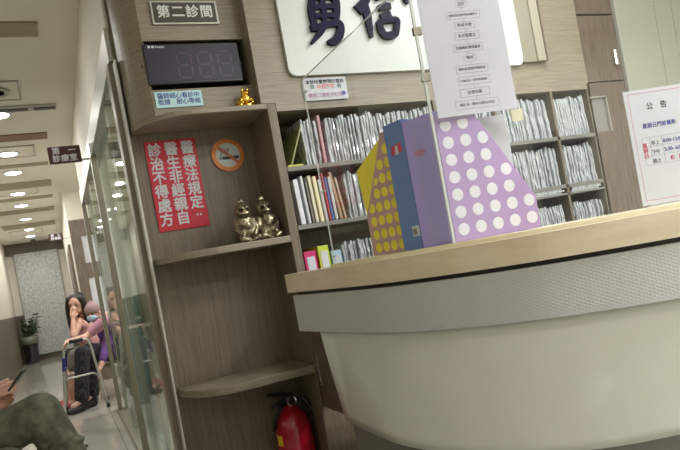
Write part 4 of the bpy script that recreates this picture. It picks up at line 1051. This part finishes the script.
MB().tube([(x - .02, y - .01, ze + .045), (x - .07, y - .03, ze + .01), (x - .093, y - .02, ze - .06)], .008, 8).build('strap', M['black'], t, smooth=True)
mb = MB(); bm = mb.bm; a0, a1 = math.radians(190), math.radians(212); vs = []
for k in range(6):
    a = a0 + (a1 - a0) * k / 5; vs.append([bm.verts.new((x + rr_ * math.cos(a), y + rr_ * math.sin(a), zz)) for rr_, zz in ((r + .0005, ze - .13), (r + .0005, ze - .085), (r + .0015, ze - .085), (r + .0015, ze - .13))])
for A_, B_ in zip(vs, vs[1:]):
    for j in range(4): bm.faces.new((A_[j], B_[j], B_[(j + 1) % 4], A_[(j + 1) % 4]))
bm.faces.new(vs[0]); bm.faces.new(vs[-1][::-1]); mb.build('yellow_label', M['yellow'], t)

# ================================================================== CORRIDOR THINGS
# potted plant
y = 16.75; x = max(at(28.5, 350, Y=y).x, LX + .225)
pz = at(27, 337, Y=y).z
t = empty('potted_plant', (x, y, 0), 'leafy green plant in a tall dark blue-black glazed pot at the corridor end', 'potted plant')
MB().lathe([(.12, 0), (.13, .03), (.15, pz * .5), (.165, pz - .2), (.17, pz - .18)], (x, y, 0), 28).build('pot', M['pot'], t, smooth=True)
MB().lathe([(.17, pz - .18), (.185, pz - .16), (.195, pz), (.18, pz), (.17, pz - .03)], (x, y, 0), 28).build('pot_rim', M['potrim'], t, smooth=True)
MB().lathe([(.172, pz - .04), (.15, pz - .02), (.001, pz - .01)], (x, y, 0), 20).build('soil', M['soil'], t)
random.seed(5)
mb = MB(); st = MB()
for k in range(16):
    a = random.uniform(0, 6.28); l = random.uniform(.15, .45); rr_ = random.uniform(.06, .26)
    e = Vector((x + rr_ * math.cos(a), y + rr_ * math.sin(a) * .6, pz + l)); b_ = Vector((x + rr_ * .25 * math.cos(a), y + rr_ * .25 * math.sin(a), pz - .03))
    e.x = max(e.x, LX + .15)
    st.tube([b_, b_.lerp(e, .5) + Vector((0, 0, .05)), e], .006, 5)
    for j in range(7):
        c = b_.lerp(e, .35 + .65 * j / 6) + Vector((random.uniform(-.05, .05), random.uniform(-.05, .05), random.uniform(-.02, .06)))
        c.x = max(c.x, LX + .13)
        mb.ell(c, (.07, .028, .009), Euler((random.uniform(-.8, .8), random.uniform(-.9, .9), random.uniform(0, 6.28))).to_matrix(), 8)
st.build('stems', M['leaf'], t); mb.build('foliage', M['leaf'], t)

def J(px, py, Y): return at(px, py, Y=Y)
def head_prims(mb, c, f, u, s):
    """c centre of the head, f facing, u up, s = half head height"""
    f = Vector(f).normalized(); u = (Vector(u) - f * Vector(u).dot(f)).normalized(); r = f.cross(u)
    R3 = Matrix((r, f, u)).transposed()
    P = lambda a, b, d: Vector(c) + r * a * s + f * b * s + u * d * s
    mb.ell(P(0, -.04, .18), (.66 * s, .80 * s, .80 * s), R3); mb.ell(P(0, .14, -.36), (.52 * s, .56 * s, .60 * s), R3)
    mb.ell(P(0, .42, -.72), (.2 * s, .2 * s, .18 * s), R3)
    mb.chain([P(0, .72, .05), P(0, .88, -.2)], [.07 * s, .11 * s]); mb.ell(P(0, .8, -.22), (.15 * s, .1 * s, .08 * s), R3)
    mb.ell(P(0, .66, -.48), (.22 * s, .1 * s, .085 * s), R3)
    for q in (-1, 1):
        mb.ell(P(q * .67, -.05, -.05), (.08 * s, .15 * s, .22 * s), R3); mb.ell(P(q * .27, .62, .13), (.2 * s, .1 * s, .07 * s), R3)
    return P, R3
def facepaint(P, s):
    eyes = [P(-.27, .72, .03), P(.27, .72, .03)]; mouth = P(0, .78, -.48); br = [P(-.28, .74, .2), P(.28, .74, .2)]
    def g(c):
        if any((c - e).length < .095 * s for e in eyes): return 1
        if any(abs((c - e).z) < .045 * s and (c - e).length < .17 * s for e in br): return 1
        if (c - mouth).length < .19 * s and abs((c - mouth).z) < .07 * s: return 2
        return 0
    return g
def fingers(mb, wrist, palm_dir, across, normal, s, curl=.5, thumb_side=1):
    pd, ac, nr = Vector(palm_dir).normalized(), Vector(across).normalized(), Vector(normal).normalized()
    wrist = Vector(wrist)
    mb.chain([wrist, wrist + pd * .045 * s], [.026 * s, .03 * s])
    for k in range(4):
        o = (k - 1.5) * .021 * s; base = wrist + pd * .085 * s + ac * o
        mb.chain([wrist + pd * .03 * s + ac * o * .7, base], [.017 * s, .0125 * s])
        L = [.038, .043, .040, .031][k] * s; a = 0; p = base; pts = [p]
        for seg in (1, .68, .52):
            a += curl * (.6 if seg == 1 else .8); p = p + (pd * math.cos(a) + nr * math.sin(a)) * L * seg; pts.append(p)
        mb.chain(pts, [.0105 * s, .0098 * s, .0088 * s, .0075 * s])
    ts = -ac * thumb_side
    b0 = wrist + pd * .02 * s + ts * .026 * s
    mb.chain([wrist + pd * .01 * s, b0, b0 + (pd * .7 + ts * .6 + nr * .2).normalized() * .034 * s, b0 + (pd * .7 + ts * .6 + nr * .2).normalized() * .034 * s + (pd + nr * .4).normalized() * .028 * s], [.018 * s, .016 * s, .0125 * s, .010 * s])

# ---- chairs under the patients
def wchair(x, y, rz, label, m=None, name='waiting_chair', seatz=.45):
    t = bpy.data.objects.new(name, None); COL.objects.link(t); t['_o'] = [0, 0, 0]; tag(t, label, 'chair')
    m = m or M['greywall']
    MB().box(-.22, .22, -.22, .22, seatz - .05, seatz).build('seat', m, t, .015)
    MB().box(-.22, .22, .205, .24, seatz + .03, seatz + .40, Matrix.Rotation(-.12, 3, 'X'), (0, .22, seatz)).build('backrest', m, t, .015)
    for a in (-1, 1):
        for b in (-1, 1): MB().tube([(a * .19, b * .19, seatz - .05), (a * .21, b * .21, 0)], .011, 8).build('leg', M['chrome'], t)
    MB().tube([(-.17, .2, seatz - .06), (-.17, .25, seatz + .1), (-.17, .285, seatz + .3)], .01, 8).tube([(.17, .2, seatz - .06), (.17, .25, seatz + .1), (.17, .285, seatz + .3)], .01, 8).build('back_frame', M['chrome'], t)
    t.location = (x, y, 0); t.rotation_euler = (0, 0, rz)
    return t
# ---- elder with beanie and mask
def person_elder():
    Y0 = 8.12
    pel = Vector((.50, Y0 + .1, .54)); ch = Vector((.50, Y0 - .0, .82)); nk = Vector((.46, Y0 - .06, .99))
    hd = J(93, 313, Y0 - .1); hd = Vector((hd.x, Y0 - .1, hd.z)); s = .115
    t = empty('person', (pel.x, pel.y, 0), 'seated person in a mauve knit cap, blue mask and purple top, hand on walker', 'person')
    f = Vector((-.5, -1, -.22)); mb = MB(); P, R3 = head_prims(mb, hd, f, (.0, 0, 1), s)
    mb.chain([nk, hd - Vector((-.02, -.01, .07))], [.055, .05])
    mb.ell(ch, (.15, .13, .17)); mb.ell((ch + pel) / 2, (.14, .13, .16)); mb.ell(pel, (.17, .16, .13))
    shR, shL = nk + Vector((-.05, -.15, -.05)), nk + Vector((.07, .15, -.06))
    hnd = J(70, 341, 7.66); elb = J(86, 337, 7.9)
    elb2 = Vector((.42, Y0 - .12, .72)); hnd2 = J(101, 366, 7.85)
    kn1, kn2 = J(82, 353, 7.86), J(89, 350, 8.05); an1, an2 = J(82, 401, 7.78), J(93, 395, 7.95)
    mb.chain([shR, elb, hnd], [.05, .04, .028]); mb.chain([shL, elb2, hnd2], [.05, .04, .028])
    fingers(mb, hnd, (hnd - elb), Vector((0, 1, .1)), Vector((0, 0, -1)), .9, .9); fingers(mb, hnd2, Vector((-.5, -.5, -.6)), Vector((0, 1, 0)), Vector((.5, .2, -1)), .9, .6, -1)
    for k, a in ((kn1, an1), (kn2, an2)): mb.chain([pel + Vector((-.03, -.06 if k is kn1 else .06, 0)), k, a, a + Vector((-.1, -.06, -.03))], [.085, .062, .036, .03])
    blob('body', mb, [M['skin_pale'], M['eye'], M['lips']], t, .0085, 2, paint=facepaint(P, s))
    mb = MB(); mb.ell(P(0, -.08, .36), (.76 * s, .90 * s, .76 * s), R3); mb.cap(P(0, -.1, .95), P(0, -.12, 1.05), .35 * s, .2 * s)
    for k in range(8): a = k / 8 * 6.28; mb.ell(P(.6 * math.cos(a), -.06 + .72 * math.sin(a), .28), (.2 * s, .2 * s, .12 * s), R3)
    blob('knit_cap', mb, M['beanie'], t, .008, 3)
    mb = MB(); mb.ell(P(0, .5, -.36), (.50 * s, .47 * s, .38 * s), R3); blob('face_mask', mb, M['mask'], t, .006, 2)
    mb = MB(); mb.ell(ch, (.19, .17, .19)); mb.ell((ch + pel) / 2, (.18, .17, .18)); mb.ell(pel + Vector((0, 0, .04)), (.2, .18, .11)); mb.cap(shR + Vector((0, 0, -.02)), shL + Vector((0, 0, -.02)), .07, .07)
    mb.chain([shL, elb2], [.075, .06]); mb.chain([elb2, hnd2.lerp(elb2, .25)], [.06, .045])
    blob('purple_top', mb, M['purple'], t, .011, 3)
    mb = MB(); mb.chain([shR, shR.lerp(elb, .65)], [.078, .056]); blob('sleeve', mb, M['pinksleeve'], t, .009, 3)
    mb = MB(); mb.ell(pel, (.19, .18, .12))
    for k, a in ((kn1, an1), (kn2, an2)): mb.chain([pel + Vector((-.03, -.06 if k is kn1 else .06, 0)), k, a.lerp(k, .08)], [.10, .085, .08])
    blob('dotted_trousers', mb, M['dotpants'], t, .011, 3)
    for a in (an1, an2):
        mb = MB(); q = Vector((a.x, a.y, .045)); d = Vector((-.8, -.5, 0)).normalized(); mb.chain([q, q + d * .12 + Vector((0, 0, -.01)), q + d * .17 + Vector((0, 0, -.01))], [.045, .038, .032]); mb.chain([q, Vector((a.x, a.y, .09))], [.045, .05])
        blob('shoe', mb, M['shoe_black'], t, .009, 2)
person_elder()
def person_woman():
    Y0 = 8.75
    hd = J(76.5, 304.5, Y0 - .1); s = .135
    pel = Vector((.36, Y0 + .05, .54)); ch = Vector((.20, Y0 + .02, .86)); nk = Vector((hd.x + .09, Y0 - .02, hd.z - .17))
    t = empty('person', (pel.x, pel.y, 0), 'seated woman with long dark hair in a pink sleeveless top, hand over her mouth', 'person')
    f = Vector((-.45, -1, -.18)); mb = MB(); P, R3 = head_prims(mb, hd, f, (.12, 0, 1), s)
    mb.chain([nk, hd + Vector((.02, .03, -.06))], [.055, .05])
    mb.ell(ch, (.15, .14, .18)); mb.ell((ch + pel) / 2, (.14, .13, .16)); mb.ell(pel, (.17, .16, .13))
    shR, shL = nk + Vector((-.09, -.12, -.05)), nk + Vector((.08, .15, -.07))
    elb = J(74, 336, Y0 - .30); hnd = P(-.02, 1.05, -.95) + Vector((-.01, -.01, -.02))
    elb2 = Vector((.3, Y0 + .15, .72)); hnd2 = Vector((.12, Y0 - .1, .62))
    kn1, kn2 = J(75, 356, 8.38), J(80, 352, 8.66); an1, an2 = J(72, 388, 8.3), J(66, 382, 8.5)
    mb.chain([shR, elb, hnd], [.05, .042, .027]); mb.chain([shL, elb2, hnd2], [.05, .04, .028])
    fingers(mb, hnd, P(0, .75, -.1) - hnd + Vector((0, 0, .05)), R3.col[0], -f, .95, .25); fingers(mb, hnd2, Vector((-.8, -.3, -.1)), Vector((0, 1, 0)), Vector((0, 0, -1)), .95, .4)
    for k, a in ((kn1, an1), (kn2, an2)): mb.chain([pel + Vector((-.03, -.06 if k is kn1 else .06, 0)), k, a, Vector((a.x, a.y, .05)), Vector((a.x - .12, a.y - .06, .035))], [.085, .062, .04, .036, .028])
    blob('body', mb, [M['skin'], M['eye'], M['lips']], t, .0085, 2, paint=facepaint(P, s))
    mb = MB(); mb.ell(P(0, -.22, .32), (.80 * s, .86 * s, .84 * s), R3)
    for q in (-1, 1): mb.chain([P(q * .55, .2, .6), P(q * .76, .1, 0), P(q * .82, -.05, -.8), P(q * .75, -.05, -1.7), P(q * .7, .1, -2.4)], [.3 * s, .26 * s, .3 * s, .3 * s, .2 * s])
    mb.chain([P(0, -.6, 0), P(0, -.75, -1), P(0, -.7, -1.9)], [.6 * s, .55 * s, .4 * s])
    blob('long_hair', mb, M['hair'], t, .009, 2)
    mb = MB(); mb.ell(ch, (.175, .16, .19)); mb.ell((ch + pel) / 2, (.165, .155, .18)); mb.ell(pel + Vector((0, 0, .04)), (.18, .17, .1)); mb.cap(nk + Vector((-.06, -.08, -.1)), nk + Vector((.06, .1, -.1)), .07, .07)
    blob('pink_top', mb, M['pinktop'], t, .011, 3)
    mb = MB(); mb.ell(pel, (.19, .18, .12))
    for k, a in ((kn1, an1), (kn2, an2)): mb.chain([pel + Vector((-.03, -.06 if k is kn1 else .06, 0)), k, k.lerp(a, .35)], [.105, .085, .075])
    blob('grey_trousers', mb, M['greytrouser'], t, .011, 3)
    for a in (an1, an2):
        mb = MB(); q = Vector((a.x, a.y, .02)); d = Vector((-.85, -.5, 0)).normalized(); sd = Vector((-d.y, d.x, 0))
        mb.ell(q + d * .06, (.13, .045, .02), Matrix((d, sd, Up)).transposed()); mb.chain([q + d * .1 - sd * .04 + Up * .02, q + d * .09 + Up * .055, q + d * .1 + sd * .04 + Up * .02], [.016, .018, .016])
        blob('sandal', mb, M['shoe_red'], t, .008, 2)
person_woman()
wchair(.53, 8.28, math.radians(-65) , 'grey chair with chrome legs under the person in the knit cap', seatz=.425)
wchair(.40, 8.92, math.radians(-80), 'grey chair with chrome legs under the long-haired woman', seatz=.425)
# ---- walker
def walker():
    A = at(65.5, 419, Z=0); B = at(109, 407, Z=0); ht = .80
    A = Vector((A.x, A.y, 0)); B = Vector((B.x, B.y, 0)); bk = B - A; wd = Vector((.02, .52, 0))
    t = empty('walking_frame', ((A.x + B.x) / 2, (A.y + B.y) / 2 + .25, 0), 'folding aluminium walking frame with black hand grips in front of the seated patients', 'walker')
    for o_, f_ in ((Vector((0, 0, 0)), 1), (wd, -1)):
        P0 = A + o_; ins = Vector((0, .03 * f_, 0))
        pts = [P0 + Up * .02, P0 + Up * .4 + bk * .12 + ins, P0 + Up * (ht - .07) + bk * .22 + ins, P0 + Up * (ht - .015) + bk * .28 + ins, P0 + Up * ht + bk * .36 + ins, P0 + Up * ht + bk * .70 + ins, P0 + Up * (ht - .015) + bk * .79 + ins, P0 + Up * (ht - .07) + bk * .83 + ins, P0 + bk + Up * .02]
        MB().tube(pts, .0135, 10).build('side_frame', M['alu'], t, smooth=True)
        MB().tube([P0 + Up * .36 + bk * .12 + ins, P0 + Up * .41 + bk * .2 + ins, P0 + Up * .41 + bk * .8 + ins, P0 + Up * .36 + bk * .91 + ins], .012, 8).build('side_rail', M['alu'], t, smooth=True)
        MB().tube([P0 + Up * (ht + .002) + bk * .36 + ins, P0 + Up * (ht + .002) + bk * .68 + ins], .021, 10).build('hand_grip', M['black'], t, smooth=True)
        for q in (P0, P0 + bk): MB().lathe([(.02, 0), (.02, .03), (.015, .05)], (q.x, q.y, 0), 12).build('rubber_foot', M['rubber'], t)
        MB().tube([P0 + Up * .50 + bk * .15 + ins, P0 + Up * .64 + bk * .195 + ins], .018, 10).build('height_sleeve', M['blueplastic'], t)
    for z, k in ((ht - .12, .21), (.5, .14)):
        MB().tube([A + Up * z + bk * k + Vector((0, .03, 0)), A + wd * .5 + Up * z + bk * k, A + wd + Up * z + bk * k - Vector((0, .03, 0))], .0125, 10).build('front_rail', M['alu'], t, smooth=True)
    c = A + wd * .5 + Up * (ht - .12) + bk * .21
    MB().box(c.x - .03, c.x + .03, c.y - .03, c.y + .03, c.z - .03, c.z + .03).build('fold_button', M['black'], t, .006)
walker()
# ---- treatment room furniture behind the glass
def stool(x, y, label, m):
    t = empty('treatment_chair', (x, y, 0), label, 'chair')
    MB().box(x - .22, x + .22, y - .22, y + .22, .48, .54).build('seat', m, t, .02); MB().box(x - .2, x + .2, y + .2, y + .25, .62, .98).build('backrest', m, t, .02)
    MB().tube([(x, y, .48), (x, y, .09)], .025, 10).build('column', M['chrome'], t); MB().tube([(x, y + .2, .5), (x, y + .26, .64)], .012, 8).build('back_bar', M['chrome'], t)
    mb = MB()
    for k in range(5): a = k * 2 * math.pi / 5; mb.tube([(x, y, .09), (x + .24 * math.cos(a), y + .24 * math.sin(a), .055)], .014, 8)
    mb.build('base_spokes', M['chrome'], t)
    for k in range(5): a = k * 2 * math.pi / 5; MB().ell((x + .24 * math.cos(a), y + .24 * math.sin(a), .028), (.027, .027, .027), seg=10).build('castor', M['rubber'], t)
stool(.95, 4.6, 'teal treatment chair on castors behind the near glass pane', M['teal'])
stool(1.15, 6.3, 'teal treatment chair on castors towards the far end of the glass room', M['teal'])
t = empty('instrument_cart', (1.0, 5.5, 0), 'white instrument cart with shelves inside the glass treatment room', 'cart')
for z in (.15, .5, .9): MB().box(.8, 1.2, 5.25, 5.7, z, z + .03).build('shelf', M['equip'], t, .004)
for a in (.81, 1.19):
    for b in (5.26, 5.69): MB().tube([(a, b, 0.001), (a, b, .95)], .012, 8).build('leg', M['chrome'], t)
tag(MB().box(.86, 1.12, 5.35, 5.6, .931, 1.08).build('instrument_box', M['equip'], bevel=.01), 'white boxed instrument on top of the cart behind the glass', 'instrument')

# ================================================================== FOREGROUND SITTER
def sitter():
    Yk = 3.28
    knee = J(42, 413, Yk); kz = knee.z
    kneeC = Vector((knee.x - .01, Yk, kz)); 
    hip = Vector((-.74, Yk + .12, .53)); hip2 = Vector((-.74, Yk - .10, .53))
    ank = J(84, 478, Yk - .06)
    knee2 = J(8, 470, Yk - .12); knee2 = Vector((knee2.x, Yk - .15, .55)); ank2 = Vector((knee2.x + .02, Yk - .15, .09))
    chest = Vector((-.68, Yk, .92)); nk = Vector((-.63, Yk, 1.10)); hd = Vector((-.56, Yk - .01, 1.27)); s = .122
    t = empty('person', (-.74, Yk, 0), 'seated person in olive trousers with crossed legs, holding a phone', 'person')
    f = Vector((.8, -.1, -.5)); mb = MB(); P, R3 = head_prims(mb, hd, f, (0, 0, 1), s)
    mb.chain([nk, hd + Vector((-.03, 0, -.06))], [.06, .055])
    mb.ell(chest, (.14, .19, .2)); mb.ell((-.72, Yk, .7), (.14, .17, .18)); mb.ell((-.74, Yk, .55), (.16, .19, .12))
    sh1, sh2 = nk + Vector((-.02, -.19, -.06)), nk + Vector((-.02, .19, -.06))
    w1 = J(-16, 395, Yk - .03); e1 = Vector((-.62, Yk - .26, .80)); e2 = Vector((-.60, Yk + .24, .80)); w2 = J(-11, 409, Yk + .06)
    mb.chain([sh1, e1, w1], [.055, .045, .03]); mb.chain([sh2, e2, w2], [.055, .045, .03])
    ph = J(18.5, 379.5, Yk)
    mb.chain([hip, kneeC, ank], [.09, .065, .042]); mb.chain([hip2, knee2, ank2], [.09, .065, .042])
    mb.chain([ank, ank + Vector((.12, -.03, -.06))], [.042, .03]); mb.chain([ank2, ank2 + Vector((.14, 0, -.05))], [.042, .03])
    blob('body', mb, [M['skin'], M['eye'], M['lips']], t, .009, 2, paint=facepaint(P, s))
    # hands with separate fingers around the phone, welded at the wrist
    mb = MB()
    d1 = (J(10, 386, Yk - .03) - w1).normalized()
    fingers(mb, w1, d1, Vector((-.25, -.1, .95)), Vector((.2, 1, .1)), .84, .8, -1)
    fingers(mb, w2, J(12, 397, Yk + .03) - w2, Vector((-.2, .5, .8)), Vector((.1, -.8, .5)), .84, .8, -1)
    blob('hands', mb, M['skin'], t, .0038, 2)
    mb = MB(); mb.ell(P(0, -.2, .3), (.76 * s, .84 * s, .82 * s), R3); mb.chain([P(0, -.6, .1), P(0, -.62, -.4)], [.45 * s, .35 * s]); blob('short_hair', mb, M['hair'], t, .009, 2)
    mb = MB(); mb.ell(chest, (.17, .22, .22)); mb.ell((-.72, Yk, .68), (.17, .2, .2)); mb.cap(sh1, sh2, .075, .075)
    mb.chain([sh1, e1, w1.lerp(e1, .12)], [.08, .068, .047]); mb.chain([sh2, e2, w2.lerp(e2, .12)], [.08, .068, .047]); blob('jacket', mb, M['khaki'], t, .011, 3)
    random.seed(11)
    mb = MB(); mb.ell((-.74, Yk, .55), (.18, .21, .13)); mb.chain([hip, kneeC, ank.lerp(kneeC, .1)], [.115, .098, .075]); mb.chain([hip2, knee2, ank2.lerp(knee2, .1)], [.115, .098, .085])
    for (a_, b_, ra, rb) in ((hip, kneeC, .115, .098), (kneeC, ank, .098, .078)):
        for k in range(9):
            q = a_.lerp(b_, random.uniform(.15, .95)); dd = (b_ - a_).normalized(); o_ = dd.orthogonal().normalized(); o_.rotate(Matrix.Rotation(random.uniform(0, 6.28), 3, dd)); r2 = ra + (rb - ra) * .5
            c2_ = dd.cross(o_); mb.chain([q + o_ * r2 * .9 - c2_ * .05, q + o_ * r2 * .98 + dd * random.uniform(-.02, .02), q + o_ * r2 * .9 + c2_ * .05], [.010, .015, .010])
    blob('olive_trousers', mb, M['camo'], t, .0085, 2)
    for a_ in (ank + Vector((.02, 0, -.03)), ank2 + Vector((0, 0, -.02))):
        mb = MB(); mb.chain([a_, a_ + Vector((.1, -.01, -.03)), a_ + Vector((.19, -.02, -.035))], [.05, .042, .034]); blob('shoe', mb, M['shoe_black'], t, .009, 2)
    return ph
ph = sitter()
t = empty('smartphone', ph, 'dark smartphone held in the hand of the person at the left edge', 'phone')
mb = MB(); dU = Vector((.66, -.05, .75)).normalized(); dR = Vector((.12, .99, -.05)).normalized(); dR = (dR - dU * dR.dot(dU)).normalized(); dN = dU.cross(dR)
MB().prism([(-.034, -.06), (.034, -.06), (.034, .048), (-.034, .048)], lambda u, v, w_: ph + dR * u + dU * v + dN * w_, .009).build('case', M['black'], t, .003)
MB().prism([(-.031, -.057), (.031, -.057), (.031, .045), (-.031, .045)], lambda u, v, w_: ph + dR * u + dU * v + dN * (.0092 + w_), .0006).build('edge_glass', M['alu'], t)
wchair(-.74, 3.28, math.radians(90), 'red waiting chair under the person holding the phone', M['redchair'], seatz=.405)
wchair(-.62, 4.27, math.radians(90), 'empty red waiting chair beyond the person holding the phone', M['redchair'], seatz=.42)
for o in SC.objects:
    if '_o' in o.keys(): del o['_o']
print('records', REC, 'objects', len(SC.objects))
